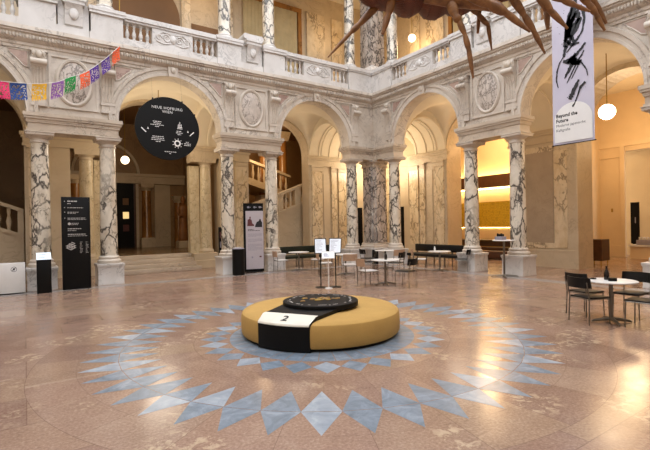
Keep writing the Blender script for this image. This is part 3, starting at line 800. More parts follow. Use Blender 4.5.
# rooms behind the east side -----------------------------------------
m = MB()
m.box(15.6, 15.8, 3.55, 12.3, 0, 7.2)            # bar back wall
m.box(12.2, 17.6, 3.45, 3.6, 0, 7.2)             # partition bar / passage
m.box(17.4, 17.6, 2.55, 3.5, 0, 7.2); m.box(17.4, 17.6, .2, 2.55, 4.55, 7.2); m.box(17.4, 17.6, -8.5, .2, 0, 7.2)
m.box(18.9, 19.1, -1, 3.5, 0, 7.2)
m.box(12.2, 18, 11.9, 12.1, 0, 7.2)
bw = struct(m.build('wall_bar', M['orangewall']), 'warm orange lit walls of the bar and passage', 'wall')
m = MB(); m.box(12.1, 19.2, -8.5, 12.3, 7.1, 7.25); struct(m.build('ceiling_bar', M['vault']), 'bar ceiling', 'ceiling')
m = MB()
m.box(17.3, 17.42, 2.5, 3.5, 4.75, 5.0); m.box(17.33, 17.42, 2.55, 3.45, 4.3, 4.36); m.box(17.3, 17.42, 2.45, 2.62, 0, 4.75); m.box(17.3, 17.42, .1, 2.5, 4.75, 5.0); m.box(17.32, 17.42, 2.55, 3.45, 0, .5)
struct(m.build('trim_2', M['orangewall']), 'door surround in the passage', 'trim')
t = thing('bar_hood', 'dark brown beam like hood over the bar between two columns', 'hood', (15.2, 7., 3.3))
m = MB(); m.box(-.35, .35, -3.2, 3.5, 0, .58); m.build('hood_body', M['darkwood'], t)
m = MB(); m.box(.12, .3, -3., 3.3, .585, .62); m.box(.12, .3, -3., 3.3, -.04, -.005); m.build('light_strip', M['ledwarm'], t)
t = thing('bar_wall_panel', 'yellow lattice patterned panel on the bar wall', 'wall panel', (15.5, 7.4, 1.33))
m = MB(); m.box(0, .1, -3.4, 3.4, 0, 1.29); m.build('panel', M['yellow'], t)
m = MB(); m.box(.06, .09, -3.3, 3.3, -.012, -.002); m.build('light_strip', M['ledwarm'], t)
t = thing('bar_counter', 'dark brown bar counter with pale edge lines between the columns', 'counter', (14.2, 7., 0))
m = MB(); m.box(-.4, .4, -3., 3.2, .06, .72); m.build('counter_body', M['darkwood'], t)
m = MB(); m.box(-.48, .48, -3.1, 3.3, .72, .77); m.build('counter_top', M['darkwood'], t)
m = MB(); m.box(-.42, -.39, -3.0, 3.2, .45, .49); m.build('edge_strip', M['brass'], t)
t = thing('bar_bench', 'low dark brown bar bench in front of the brown counter', 'bench', (12.9, 6.0, 0))
m = MB(); m.box(-.3, .3, -1.9, 1.6, .05, .36, bev=.04); m.build('seat', M['darkwood'], t)
m = MB(); m.box(.18, .3, -1.9, 1.6, .36, .5, bev=.03); m.build('backrest', M['darkwood'], t)
for y, lab in ((6.35, 'small dark jar standing on the bar counter'),):
    m = MB(); m.lathe([(.05, .77), (.06, .82), (.05, .92), (.03, .95), (.03, 1.0)], (14.0, y, 0), 12); tag(m.build('jar', M['glass']), lab, 'jar')
# passage furniture
t = thing('brown_cabinet', 'small dark brown cabinet on thin legs beside the passage pier', 'cabinet', (13.25, 1.78, 0))
m = MB(); m.box(-.3, .3, -.3, .25, .16, .92); m.build('body', M['darkwood'], t)
for sx in (-.25, .25):
    for sy in (-.25, .2):
        m = MB(); m.tube([(sx, sy, 0), (sx, sy, .17)], .018, 8); m.build('leg', M['brass'], t)
m = MB(); m.box(-.305, -.3, -.26, .21, .2, .88); m.build('door', M['darkwood'], t)
t = thing('marble_bench', 'low cream counter with white top inside the passage doorway', 'counter', (17.0, 1.15, 0))
m = MB(); m.box(-.3, .38, -.9, .9, 0, .5); m.build('body', M['orangewall'], t)
m = MB(); m.box(-.36, .39, -.94, .94, .5, .57); m.build('top', M['white'], t)
t = thing('signboard', 'narrow black upright panel with a small white mark in the passage', 'sign', (17.9, 2.3, .3))
m = MB(); m.box(-.03, .03, -.16, .16, .27, 2.05); m.build('panel', M['black'], t)
m = MB(); m.box(-.035, -.03, -.04, .0, 1.15, 1.4); m.build('mark', M['greyprint'], t)
m = MB(); m.box(-.03, .05, -.1, .1, -.3, .27); m.build('stand', M['black'], t)
t = thing('silver_box', 'grey ribbed box lying on the white topped counter', 'box', (16.95, 1.5, .57))
m = MB(); m.box(-.2, .2, -.3, .35, 0, .2, bev=.02); m.build('body', M['greyprint'], t)
for k in range(4): m = MB(); m.box(-.15, -.03, -.2+.13*k, -.12+.13*k, .2, .32, bev=.01); m.build('tube', M['white'], t)
m = MB(); m.box(17.38, 17.4, 2.95, 3.02, 1.95, 2.1); tag(m.build('wall_switch', M['brass']), 'tiny brass wall plate on the orange passage wall', 'switch')

# far sides of the hall behind the camera and upper gallery ----------------
m = MB(); m.box(-9.2, -8.5, -8.5, 8.4, 0, 12.5); m.box(-9.3, -8.5, 8.4, 18.8, 0, 12.5); struct(m.build('wall_west', M['stone']), 'hall wall behind the viewer', 'wall')
m = MB(); m.box(-9.2, 17.6, -9.2, -8.5, 0, 12.5); struct(m.build('wall_south', M['stone']), 'hall wall behind the viewer, opposite the steps', 'wall')
GU = {}
for side, fn in SIDES:
    m = MB(); m.box(-9, 12.4 if side == 'north' else 11.25, DB, DB+.3, 6.96, 12.4)
    gw = struct(m.build('wall_'+side+'_upper', M['outer'], fn=fn), 'rear wall of the upper gallery', 'wall'); GU[side] = gw
    m = MB()
    m.box(-9, W+.3, -.35, .35, 11.6, 12.5); m.build('entablature_upper', M['stone'], gw, fn)
    pw = [(-2.2, -1.35), (1.2, 1.55), (2.75, 3.3), (6.9, 7.9), (8.3, 8.9), (10.2, 11.0)]
    for a, b in pw:
        m = MB(); m.box(a, b, DB-.08, DB+.01, 7.0, 11.4); m.build('pilaster', M['pilaster'], gw, fn)
    for a, b in ((3.75, 4.75), (5.2, 6.35)):
        m = MB()
        n = 24
        rows = [[(a+(b-a)*i/n, DB-.1-.012*math.cos(i*PI*.5), zz) for i in range(n+1)] for zz in (7.0, 11.3)]
        m.grid(rows); m.build('drape', M['curtain'], gw, fn)
    for a, b in ((-1.25, 1.15), (1.6, 2.7)):
        m = MB(); m.box(a, b, DB-.02, DB+.01, 7.0, 9.6)
        if b-a > 2: 
            m.prism([((a+b)/2+(b-a)/2*math.cos(PI*i/20), 9.6+(b-a)/2*math.sin(PI*i/20)) for i in range(21)], lambda p, q, tt: (p, tt, q), DB-.02, DB+.01)
        m.build('niche_panel', M['brownwall'], gw, fn)
    m = MB(); m.box(6.42, 6.6, DB-.12, DB, 7, 11.2); m.box(4.8, 4.95, DB-.12, DB, 7, 11.2); m.box(3.7, 6.6, DB-.14, DB, 11.2, 11.4); m.build('door_surround', M['amber'], gw, fn)
m = MB(); m.box(-9, 12.4, W-.2, 12.4, 12.3, 12.5); m.box(W-.2, 12.4, -8.5, W-.2, 12.3, 12.5)
struct(m.build('ceiling_gallery', M['vault']), 'upper gallery ceiling', 'ceiling')

# ------------------------------------------------------------------ furniture and signs in the hall
# round seat
SX, SY = -.155, -.235
t = thing('round_ottoman', 'large round mustard fabric ottoman with a black wedge in the middle of the star', 'seat', (SX, SY, 0))
m = MB(); m.lathe([(1.15, 0), (1.16, .05), (1.1, .06)], n=64); m.build('plinth', M['black'], t)
m = MB(); m.lathe([(1.14, .04), (1.19, .045), (1.205, .07), (1.21, .2), (1.207, .30), (1.19, .345), (1.15, .372), (1.05, .383), (.5, .388)], n=72); m.build('cushion', M['fabric'], t)
ad = math.atan2(-.5514, -.8342)
view = math.atan2(-5.94, -3.92)       # direction towards the viewer
wa = math.radians(-148.7)
ca, sa = math.cos(wa), math.sin(wa)
def wl(u, v, zz): return (ca*u-sa*v, sa*u+ca*v, zz)   # u outwards along the wedge, v across
m = MB()
hw = .385; rows = []; RW = 1.222
for i in range(13):
    k = -1+2*i/12; v = hw*k; re = math.sqrt(RW**2-v*v); vi = .47*k
    rows.append([wl(re-.03, v, .0), wl(re, v, .02), wl(re+.002, v, .345), wl(re-.012, v, .36), wl(1.0, v*1.05, .432), wl(.3, vi, .44), wl(.3, vi, .3)])
m.grid(rows)
for sg in (-1, 1):
    re = math.sqrt(RW**2-hw*hw)
    m.face([wl(re, sg*hw, .0), wl(re+.002, sg*hw, .345), wl(re-.012, sg*hw, .36), wl(1.0, sg*hw*1.05, .432), wl(.3, sg*.47, .44), wl(.3, sg*.47, 0)])
w = m.build('wedge_cover', M['black'], t)
m = MB(); rows = []
for i in range(13):
    k = -1+2*i/12; v = hw*k; re = math.sqrt(RW**2-v*v); vi = .40*k
    rows.append([wl(re+.006, v, .338), wl(re+.006, v, .349), wl(re-.006, v, .366), wl(1.0, v*1.05, .438), wl(.93, v*1.06, .4405)])
m.grid(rows); m.build('cream_label', M['label'], w)
m = MB(); m.text('2', .19, lambda x, y: wl(1.10-y*.9, x, .4095+y*.30), bold=.004); m.build('numeral', M['blackprint'], w)
t2 = thing('round_table_map', 'dark round table top with white marks and golden flakes, lying on the mustard seat', 'display', (SX-.03, SY-.05, .408))
m = MB(); m.lathe([(.56, 0), (.575, .01), (.575, .075), (.565, .082), (.3, .082)], n=64); m.build('disc', M['seatdisc'], t2)
for i in range(30):
    if i % 4 == 3: continue
    m = MB()
    a = 2*PI*i/30; r0 = .47; L = .02+.02*((i*7) % 3)
    q = [(r0, -.01), (r0+.045, -.01), (r0+.045, .01), (r0, .01)] if i % 2 else [(r0-.015, -L), (r0+.008, -L), (r0+.008, L), (r0-.015, L)]
    m.face([(math.cos(a)*u-math.sin(a)*v, math.sin(a)*u+math.cos(a)*v, .0845) for u, v in q])
    m.build('tick_mark', M['smallprint'], t2)
for i in range(16):
    p, q = rnd.gauss(.02, .17), rnd.gauss(.03, .09)
    x, y = .83*p+.55*q, -.55*p+.83*q
    m = MB(); m.ball((x, y, .086), (.03+.03*rnd.random(), .022+.02*rnd.random(), .014), 8, 5); m.build('golden_flake', M['goldprop'] if i % 3 else M['brass'], t2)

# chairs and tables
def make_chair(label, back, seat, wooden=False):
    t = thing('cafe_chair', label, 'chair', (0, 0, 0)); t.scale = (.92, .92, .92)
    m = MB(); m.box(-.21, .21, -.21, .22, .435, .46, bev=.012); m.build('seat', seat, t)
    m = MB(); rows = []
    z0, z1 = (.62, .80) if not wooden else (.58, .80)
    for i in range(17):
        k = i/16; a = -1+2*k
        x = .235*a; y = -.23-.06*(1-a*a)+(.05*max(0, abs(a)-.75)/.25 if not wooden else 0)
        rows.append([(x, y, z0), (x, y-.03, z1), (x, y-.05, z1), (x, y-.022, z0)])
    vs = m.grid(rows, True); m.cap(list(reversed(vs[0]))); m.cap(vs[-1]); m.build('backrest', back, t)
    for sx in (-1, 1):
        m = MB(); m.tube([(sx*.215, .2, 0), (sx*.205, .19, .44)], .0105, 8); m.build('leg', M['steel'], t)
        m = MB(); m.tube([(sx*.225, -.23, 0), (sx*.215, -.215, .45), (sx*.215, -.25, .64), (sx*.215, -.265, .72)], .0105, 8); m.build('leg', M['steel'], t)
        m = MB(); m.tube([(sx*.207, .19, .43), (sx*.215, -.215, .43)], .01, 6); m.build('side_rail', M['steel'], t)
    m = MB(); m.tube([(-.207, .18, .425), (.207, .18, .425)], .01, 6); m.build('cross_rail', M['steel'], t)
    m = MB(); m.tube([(-.215, -.21, .425), (.215, -.21, .425)], .01, 6); m.build('cross_rail', M['steel'], t)
    return t
def face_to(x, y, tx, ty): return math.atan2(ty-y, tx-x)-PI/2
def make_table(label, loc, r=.37, h=.67):
    t = thing('cafe_table', label, 'table', loc)
    m = MB(); m.lathe([(r-.01, h-.022), (r, h-.017), (r, h-.004), (r-.008, h)], n=48); m.build('tabletop', M['white'], t)
    m = MB(); m.lathe([(.032, .04), (.03, .1), (.03, h-.03), (.12, h-.025), (.12, h-.022)], n=16); m.build('pole', M['steel'], t)
    for i in range(4):
        a = PI/4+i*PI/2; c, s_ = math.cos(a), math.sin(a)
        m = MB(); m.tube([(0, 0, .06), (.12*c, .12*s_, .05), (.27*c, .27*s_, .025), (.29*c, .29*s_, .012)], [.03, .026, .018, .012], 8); m.build('foot', M['steel'], t)
    return t
t0 = make_table('white round cafe table with a bottle, nearest the viewer at the right edge', (3.8, -2.67, 0))
TABLES = [((4.03, 2.92, 0), 'white round table with a small dark bottle in the middle of the hall'),
          ((4.60, 5.45, 0), 'white round table just behind the lit menu stands'),
          ((4.17, 7.66, 0), 'white round table in front of the green bench beside the info board column'),
          ((7.59, 4.17, 0), 'white round table in front of the dark bench, next to the bar column pedestal'),
          ((6.75, 5.95, 0), 'white round table in front of the thick corner pillar')]
for loc, lab in TABLES: dup(t0, loc, .3, lab)
G = 'metal framed cafe chairs'
cb = make_chair('black-backed cafe chair on the near side of the right-edge table, facing away from the seat', M['chairblack'], M['chairblack'])
cw = make_chair('pale wood cafe chair with its back to the viewer beside the lit menu stands', M['wood'], M['white'], True)
def put(c, first, x, y, tx, ty, lab):
    if first: c.location = (x, y, 0); c.rotation_euler = (0, 0, face_to(x, y, tx, ty)); c['group'] = G
    else: dup(c, (x, y, 0), face_to(x, y, tx, ty), lab, G)
T = (3.8, -2.67)
put(cb, True, 3.575, -2.45, 3.575+.935, -2.45-.355, None)
cb['label'] = 'black chair of the right-edge table standing nearest the mustard ottoman'
put(cb, False, 4.10, -2.14, 4.10+.95, -2.14-.3, 'black chair half behind another one, on the inner far side of the right-edge table')
put(cb, False, 4.45, -2.70, *T, 'black chair on the far side of the right-edge table, its backrest facing the viewer')
put(cb, False, 3.80, -3.12, 3.74, -2.0, 'black chair cut by the right photo edge, near side of that table')
T = (4.03, 2.92)
put(cb, False, 4.15, 2.3, 3.95, 2.9, 'black-backed chair on the right of the bottle table in mid hall')
put(cb, False, 5.6, 4.2, 5.2, 5.0, 'black-backed chair farther back, behind the bottle table in mid hall')
put(cw, False, 3.5, 3.0, *T, 'chair with white seat on the left of the bottle table in mid hall')
put(cw, True, 4.20, 4.75, 4.55, 5.45, None)
put(cb, False, 5.12, 5.0, 4.6, 5.45, 'black-backed chair beside the pale wood chair at the middle rear table')
put(cw, False, 4.02, 5.75, 4.6, 5.45, 'white-seated chair directly behind the lit menu stands')
T = (4.17, 7.66)
put(cw, False, 3.5, 7.75, *T, 'slim chair in front of the info board column pedestal')
put(cw, False, 4.62, 7.1, *T, 'pale chair on the right of the table by the green bench')
T = (7.59, 4.17)
put(cw, False, 7.15, 4.65, *T, 'pale chair on the left of the table by the dark bench')
put(cb, False, 7.97, 3.58, *T, 'dark chair between the bar side table and the bar column pedestal')
T = (6.75, 5.95)
put(cb, False, 6.12, 6.15, *T, 'black-backed chair in front of the corner pillar, left of the pale wood one')
put(cw, False, 6.6, 5.25, *T, 'pale wood backed chair in front of the corner pillar')
def bottle(loc, lab):
    m = MB(); m.lathe([(.035, 0), (.038, .01), (.038, .11), (.03, .14), (.014, .165), (.013, .21), (.016, .215), (.016, .225)], loc, 16); o = m.build('bottle', M['glass']); return tag(o, lab, 'bottle')
bottle((3.82, -2.6, .671), 'small dark bottle on the white table at the right edge')
bottle((4.03, 2.9, .671), 'small dark bottle on the white table in mid hall')
m = MB(); m.lathe([(.06, 0), (.065, .02), (.06, .05)], (3.74, -2.72, .671), 14); tag(m.build('ashtray', M['black']), 'small black dish beside the bottle on the right-edge table', 'dish')
m = MB(); m.box(3.72, 3.79, -2.46, -2.4, .671, .69); tag(m.build('napkin_holder', M['black']), 'tiny black holder near the rim of the right-edge table', 'holder')
m = MB(); m.lathe([(.03, 0), (.03, .1), (.015, .13), (.015, .16)], (7.5, 4.3, .671), 12); tag(m.build('bottle', M['white']), 'small pale bottle on the table by the dark bench', 'bottle')
# tall bar table
t = thing('tall_bar_table', 'tall thin standing table with steel pole in front of the bar column', 'table', (7.75, 1.86, 0))
m = MB(); m.lathe([(.31, 1.06), (.32, 1.065), (.32, 1.08), (.31, 1.09)], n=40); m.build('tabletop', M['white'], t)
m = MB(); m.lathe([(.035, .03), (.03, .08), (.03, 1.05), (.1, 1.06)], n=14); m.build('pole', M['steel'], t)
for i in range(4):
    a = .7+i*PI/2; m = MB(); m.tube([(0, 0, .05), (.32*math.cos(a), .32*math.sin(a), .03), (.38*math.cos(a), .38*math.sin(a), .015)], [.03, .022, .02], 8); m.build('foot', M['steel'], t)
t = thing('cutlery_box', 'grey ribbed cutlery caddy on the tall bar table', 'caddy', (7.72, 1.95, 1.09))
m = MB(); m.box(-.1, .1, -.13, .13, 0, .1, bev=.01); m.build('tray', M['greyprint'], t)
for k in range(4):
    m = MB(); m.lathe([(.03, .1), (.03, .15 + .02*(k % 2)), (.022, .17+.02*(k % 2))], (.0, -.09+.06*k, 0), 10); m.build('tin', M['blackmetal'], t)
m = MB(); m.lathe([(.03, 0), (.035, .11), (.03, .11), (.025, .01)], (7.85, 1.68, 1.09), 14); tag(m.build('glass', M['steel']), 'clear glass on the tall bar table beside the caddy', 'glass')
# benches
def bench(lab, x0, x1, y0, y1, along, mat):
    t = thing('bench', lab, 'bench', ((x0+x1)/2, (y0+y1)/2, 0))
    hx, hy = (x1-x0)/2, (y1-y0)/2
    m = MB(); m.box(-hx, hx, -hy, hy, .33, .44, bev=.03); m.build('seat', mat, t)
    m = MB()
    if along == 'x': m.box(-hx, hx, hy-.12, hy, .50, .78, bev=.03)
    else: m.box(hx-.12, hx, -hy, hy, .50, .78, bev=.03)
    m.build('backrest', mat, t)
    for i in range(4):
        k = -1+2*i/3
        x, y = (k*(hx-.1), hy-.08) if along == 'x' else (hx-.08, k*(hy-.1))
        m = MB(); m.box(x-.02, x+.02, y-.02, y+.02, 0, .75); m.build('support', M['steel'], t)
        x, y = (x, -hy+.08) if along == 'x' else (-hx+.08, y)
        m = MB(); m.box(x-.02, x+.02, y-.02, y+.02, 0, .35); m.build('leg', M['steel'], t)
bench('dark green upholstered bench along the arch beside the info board column', 4.05, 6.85, 8.75, 9.35, 'x', M['green'])
bench('black upholstered bench along the arch beside the bar columns', 8.75, 9.35, 4.05, 6.9, 'y', M['chairblack'])
# black box at the corner pillar
t = thing('black_box', 'small black box standing before the corner pillar pedestal', 'box', (7.72, 7.62, 0), PI/4)
m = MB(); m.box(-.1, .1, -.12, .12, .0, .58, bev=.01); m.build('body', M['black'], t)

# lit menu stands
def menu_stand(lab, loc, w, h, zc, rz, pole, frame, tilt=.25, base=.15):
    t = thing('menu_stand', lab, 'sign stand', loc, rz)
    m = MB(); m.lathe([(base, 0), (base, .012), (base-.02, .02), (.02, .03)], n=32); m.build('base', pole, t)
    m = MB(); m.lathe([(.016, .02), (.016, zc-.05)], n=12); m.build('pole', pole, t)
    f = lambda x, y, d=0.: (x, -.02+y*math.sin(tilt)-d*math.cos(tilt), zc+y*math.cos(tilt)-d*math.sin(tilt)*0)
    m = MB(); m.prism([(-w/2, -h/2), (w/2, -h/2), (w/2, h/2), (-w/2, h/2)], lambda p, q, tt: f(p, q, tt), -.012, .004); m.build('frame', frame, t)
    b = .018
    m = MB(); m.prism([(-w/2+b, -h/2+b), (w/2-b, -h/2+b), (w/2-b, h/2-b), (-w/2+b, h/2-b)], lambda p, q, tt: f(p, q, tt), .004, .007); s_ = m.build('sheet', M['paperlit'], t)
    m = MB()
    for i in range(9):
        y = h/2-.06-i*(h-.1)/9; L = (w-.1)*(.35+.55*rnd.random())
        m.face([f(-w/2+.045, y, .008), f(-w/2+.045+L, y, .008), f(-w/2+.045+L, y+.007, .008), f(-w/2+.045, y+.007, .008)])
    m.build('print', M['greyprint'], s_)
rz = -.60
menu_stand('black stand with a lit white menu sheet, the left of the tall pair', (2.42, 3.62, 0), .31, .40, 1.08, rz+.1, M['blackmetal'], M['blackmetal'])
menu_stand('black stand with a lit white menu sheet, the right of the tall pair', (2.77, 3.44, 0), .33, .40, 1.08, rz-.25, M['blackmetal'], M['blackmetal'])
menu_stand('lower pale stand with a white sheet between the two black menu stands', (2.47, 3.34, 0), .33, .21, .86, rz+.0, M['white'], M['white'], .6, .1)

# black plinth with lit screen
t = thing('screen_plinth', 'slim black plinth with a lit pale screen on top before the leftmost column', 'kiosk', (-3.53, 7.62, 0), .0)
m = MB(); m.box(-.16, .16, -.15, .15, 0, .86, bev=.006); m.build('body', M['black'], t)
m = MB(); m.prism([(-.16, .865), (.15, .865), (.15, 1.03), (.11, 1.03)], lambda p, q, tt: (tt, p, q), -.16, .16); h = m.build('screen_head', M['screen'], t)
m = MB()
for i, (a, b) in enumerate(((-.12, .02), (-.06, .09), (-.1, .05))):
    zz = .91+.035*i; yy = -.165+.27*(zz-.865)/.165
    m.box(a, b, yy-.006, yy+.002, zz, zz+.008)
m.build('screen_print', M['greyprint'], h)
# paper bin
t = thing('leaflet_bin', 'round black bin with white papers on top beside the info board', 'bin', (1.93, 7.82, 0))
m = MB(); m.lathe([(.19, 0), (.2, .01), (.2, .86), (.19, .87)], n=36); m.build('body', M['black'], t)
m = MB(); m.lathe([(.19, .87), (.2, .88), (.17, .9), (.1, .91)], n=36); m.build('lid', M['greyprint'], t)
for k in range(3):
    m = MB(); a = k*1.1; c, s_ = math.cos(a), math.sin(a)
    pts = [(-.1, -.07), (.1, -.07), (.1, .07), (-.1, .07)]
    m.prism([(c*p-s_*q-.03+.03*k, s_*p+c*q) for p, q in pts], lambda p, q, tt: (p, q, tt), .911+.008*k, .918+.008*k); m.build('paper', M['white'], t)
# black directory totem
t = thing('directory_totem', 'tall black directory board with white lines of print between two columns', 'sign', (-2.77, 7.80, 0), 0)
m = MB(); m.box(-.34, .34, -.05, .05, 0, 2.5, bev=.006); b = m.build('board', M['black'], t)
def bar(x, zz, L, hgt): m.face([(x, -.0515, zz), (x+L, -.0515, zz), (x+L, -.0515, zz+hgt), (x, -.0515, zz+hgt)])
def words_line(x, zz, L, hgt):
    e = x+L
    while x < e-.01:
        w_ = min(rnd.uniform(.025, .075), e-x); bar(x, zz, w_, hgt); x += w_+.012
for k, (zz, L, hgt, x) in enumerate(((2.37, .24, .028, -.2), (2.31, .08, .018, -.2), (2.20, .37, .016, -.2), (2.08, .26, .015, -.2), (2.05, .2, .011, -.2), (1.92, .42, .015, -.2), (1.885, .44, .011, -.2),
                      (1.78, .17, .015, -.11), (1.745, .15, .013, -.11), (1.63, .32, .02, -.2), (1.585, .2, .011, -.2), (1.48, .42, .02, -.2), (1.44, .46, .011, -.2))):
    m = MB()
    if k in (0, 2, 3, 5): bar(-.275, zz, .022, .02)
    words_line(x, zz, L, hgt); m.build('text_line', M['smallprint'], b, recalc=False)
m = MB()
for i in range(16):
    a, a2 = 2*PI*i/16, 2*PI*(i+1)/16; m.face([(-.16, -.0515, 1.775), (-.16+.035*math.cos(a), -.0515, 1.775+.035*math.sin(a)), (-.16+.035*math.cos(a2), -.0515, 1.775+.035*math.sin(a2))])
m.build('round_icon', M['smallprint'], b, recalc=False)
m = MB()
# isometric plan of the building
def iso(x, y, zz=0): return (-.13+.62*(x-y)*.5, -.0515, 1.13+.34*(x+y)*.5+zz)
for k, zz in enumerate((0, .05, .1)):
    for x0, y0, x1, y1 in ((-.2, -.2, .2, -.13), (-.2, .13, .2, .2), (-.2, -.13, -.13, .13), (.13, -.13, .2, .13), (-.05, -.13, .0, .13)):
        if k == 2 and x0 < -.1: continue
        m.face([iso(x0, y0, zz), iso(x1, y0, zz), iso(x1, y1, zz), iso(x0, y1, zz)])
m.build('plan_drawing', M['smallprint'], b, recalc=False)
for x in (.08, .22):
    m = MB()
    for i in range(9): words_line(x, 1.27-.036*i, .04+.04*rnd.random(), .009)
    m.build('plan_key', M['smallprint'], b, recalc=False)
# white box at the left edge
t = thing('white_box', 'white boxy barrier with two small black pictograms at the left edge', 'box', (-4.55, 8.02, 0), 0)
m = MB(); m.box(-.75, .62, -.22, .25, .03, .78, bev=.008); b = m.build('body', M['white'], t)
m = MB(); m.box(-.72, .59, -.18, .22, 0, .03); m.build('skid', M['black'], t)
m = MB()
def ringf(cx, cz, r0, r1, a0=0., a1=2*PI, n=24):
    for i in range(n):
        p, q = a0+(a1-a0)*i/n, a0+(a1-a0)*(i+1)/n
        m.face([(cx+r0*math.cos(p), -.2215, cz+r0*math.sin(p)), (cx+r1*math.cos(p), -.2215, cz+r1*math.sin(p)), (cx+r1*math.cos(q), -.2215, cz+r1*math.sin(q)), (cx+r0*math.cos(q), -.2215, cz+r0*math.sin(q))])
ringf(.38, .635, .055, .064); m.face([(.335, -.2215, .60), (.345, -.2215, .592), (.425, -.2215, .67), (.415, -.2215, .678)])
m.face([(.36, -.2215, .61), (.40, -.2215, .61), (.40, -.2215, .66), (.36, -.2215, .66)])
m.build('pictogram', M['blackprint'], b, recalc=False); m = MB()
ringf(.04, .605, .03, .042, .7, 2*PI-.7); m.face([(-.02, -.2215, .58), (0, -.2215, .58), (0, -.2215, .64), (-.02, -.2215, .64)])
m.build('pictogram', M['blackprint'], b, recalc=False)
# grey lilac info board
t = thing('info_board', 'upright grey lilac info board with black header and two dark figures', 'sign', (2.70, 8.28, 0), -.22)
m = MB(); m.box(-.34, .36, -.03, .04, .03, 2.42); b = m.build('back_panel', M['black'], t)
m = MB(); m.box(-.27, .35, -.045, -.03, .12, 2.15); s_ = m.build('poster', M['poster'], t)
m = MB(); m.box(-.3, .3, -.12, .12, 0, .03); m.build('foot', M['blackmetal'], t)
m = MB()
yb = -.0315
def q4(x0, x1, z0, z1, y=yb): m.face([(x0, y, z0), (x1, y, z0), (x1, y, z1), (x0, y, z1)])
for cx in (-.17, .05, .24):
    m = MB(); pts = 12
    for i in range(pts): 
        a, a2 = 2*PI*i/pts, 2*PI*(i+1)/pts; rr = .05 if i % 3 else .035
        m.face([(cx, yb, 2.28), (cx+rr*math.cos(a), yb, 2.28+.035*math.sin(a)), (cx+rr*math.cos(a2), yb, 2.28+.035*math.sin(a2))])
    q4(cx+.05, cx+.09, 2.27, 2.29)
    m.build('header_icon', M['greyprint'], b, recalc=False)
y2 = -.0465
m = MB(); m.prism([(-.22, 1.62), (.02, 1.62), (.03, 1.66), (-.04, 1.72), (-.06, 1.84), (-.1, 1.86), (-.09, 1.94), (-.12, 1.96), (-.14, 1.92), (-.13, 1.87), (-.2, 1.85), (-.21, 1.7)], lambda p, q, tt: (p, tt, q), y2-.001, y2+.001); m.build('red_figure', M['red'], s_)
m = MB(); m.prism([(.05, 1.58), (.31, 1.58), (.31, 1.75), (.27, 1.8), (.26, 1.86), (.22, 1.86), (.2, 1.8), (.12, 1.76), (.07, 1.66)], lambda p, q, tt: (p, tt, q), y2-.001, y2+.001); m.build('grey_figure', M['blackprint'], s_)
m = MB()
def wl2(x, zz, L, hgt):
    e = x+L
    while x < e-.01:
        w_ = min(rnd.uniform(.02, .06), e-x); q4(x, x+w_, zz, zz+hgt, y2); x += w_+.012
wl2(-.2, 1.49, .22, .022); wl2(-.2, 1.45, .42, .02); m.build('heading', M['blackprint'], s_, recalc=False)
for blk in (1.34, 1.16, .98, .86):
    m = MB()
    for i in range(4): wl2(-.2, blk-.03*i, .5 if i < 3 else .3, .012)
    m.build('text_block', M['greyprint'], s_, recalc=False)
m = MB(); q4(-.08, -.03, .5, .56, y2); m.build('small_emblem', M['greyprint'], s_, recalc=False)
m = MB(); q4(.2, .27, .52, .57, y2); m.build('small_emblem', M['red'], s_, recalc=False)
# small dark screen post behind the bin column
t = thing('screen_post', 'narrow black post with small screens behind the bin column', 'kiosk', (1.99, 9.55, 0))
m = MB(); m.box(-.07, .07, -.05, .05, 0, 1.6, bev=.005); m.build('body', M['black'], t)
for z0 in (1.2, .85): m = MB(); m.box(-.05, .05, -.056, -.05, z0, z0+.22); m.build('screen', M['red'] if z0 > 1 else M['greyprint'], t)

# round hanging sign
t = thing('hanging_round_sign', 'round black sign with white lettering hanging in the middle arch', 'sign', (-.33, 7.6, 4.58))
R = .935
m = MB()
m.prism([(R*math.cos(2*PI*i/72), R*math.sin(2*PI*i/72)) for i in range(72)], lambda p, q, tt: (p, tt, q), -.03, .03); b = m.build('disc', M['black'], t)
m = MB()
fy = lambda dx, dz: (lambda x, y: (x+dx, -.032, y+dz))
WP = M['whiteprint']
m.text('NEUE HOFBURG', .112, fy(-.02, .60), space=1.12); m.build('title_line', WP, b, recalc=False)
m = MB(); m.text('WIEN', .112, fy(-.02, .49), space=1.12); m.build('title_line', WP, b, recalc=False)
def dline(cx, cz, L, hgt):
    x = cx-L/2; e = cx+L/2
    while x < e-.01:
        w_ = min(rnd.uniform(.03, .08), e-x); m.face([(x, -.032, cz), (x+w_, -.032, cz), (x+w_, -.032, cz+hgt), (x, -.032, cz+hgt)]); x += w_+.016
for cx, cz, Ls in ((-.32, .17, (.24, .2, .38, .12)), (-.30, -.27, (.32, .36, .38, .14)), (.32, -.06, (.16, .2, .1)), (.05, -.70, (.34, .06))):
    m = MB()
    for i, L in enumerate(Ls): dline(cx, cz-.05*i, L, .018)
    m.build('text_block', WP, b, recalc=False)
m = MB()
for i in range(3): dline(.56, -.37-.05*i, (.1, .2, .2)[i], .018)
m.build('text_block', WP, b, recalc=False)
m = MB()
for x0, x1, z0, z1 in ((.26, .42, .02, .04), (.27, .41, .06, .085), (.29, .305, .085, .17), (.33, .35, .085, .23), (.375, .39, .085, .17), (.28, .4, .12, .135)):
    m.face([(x0, -.032, z0), (x1, -.032, z0), (x1, -.032, z1), (x0, -.032, z1)])
m.build('crown_emblem', WP, b, recalc=False)
m = MB()
for i in range(20):
    p, q = 2*PI*i/20, 2*PI*(i+1)/20
    m.face([(.26+r*math.cos(a), -.032, -.42+r*math.sin(a)) for r, a in ((.055, p), (.1, p), (.1, q), (.055, q))])
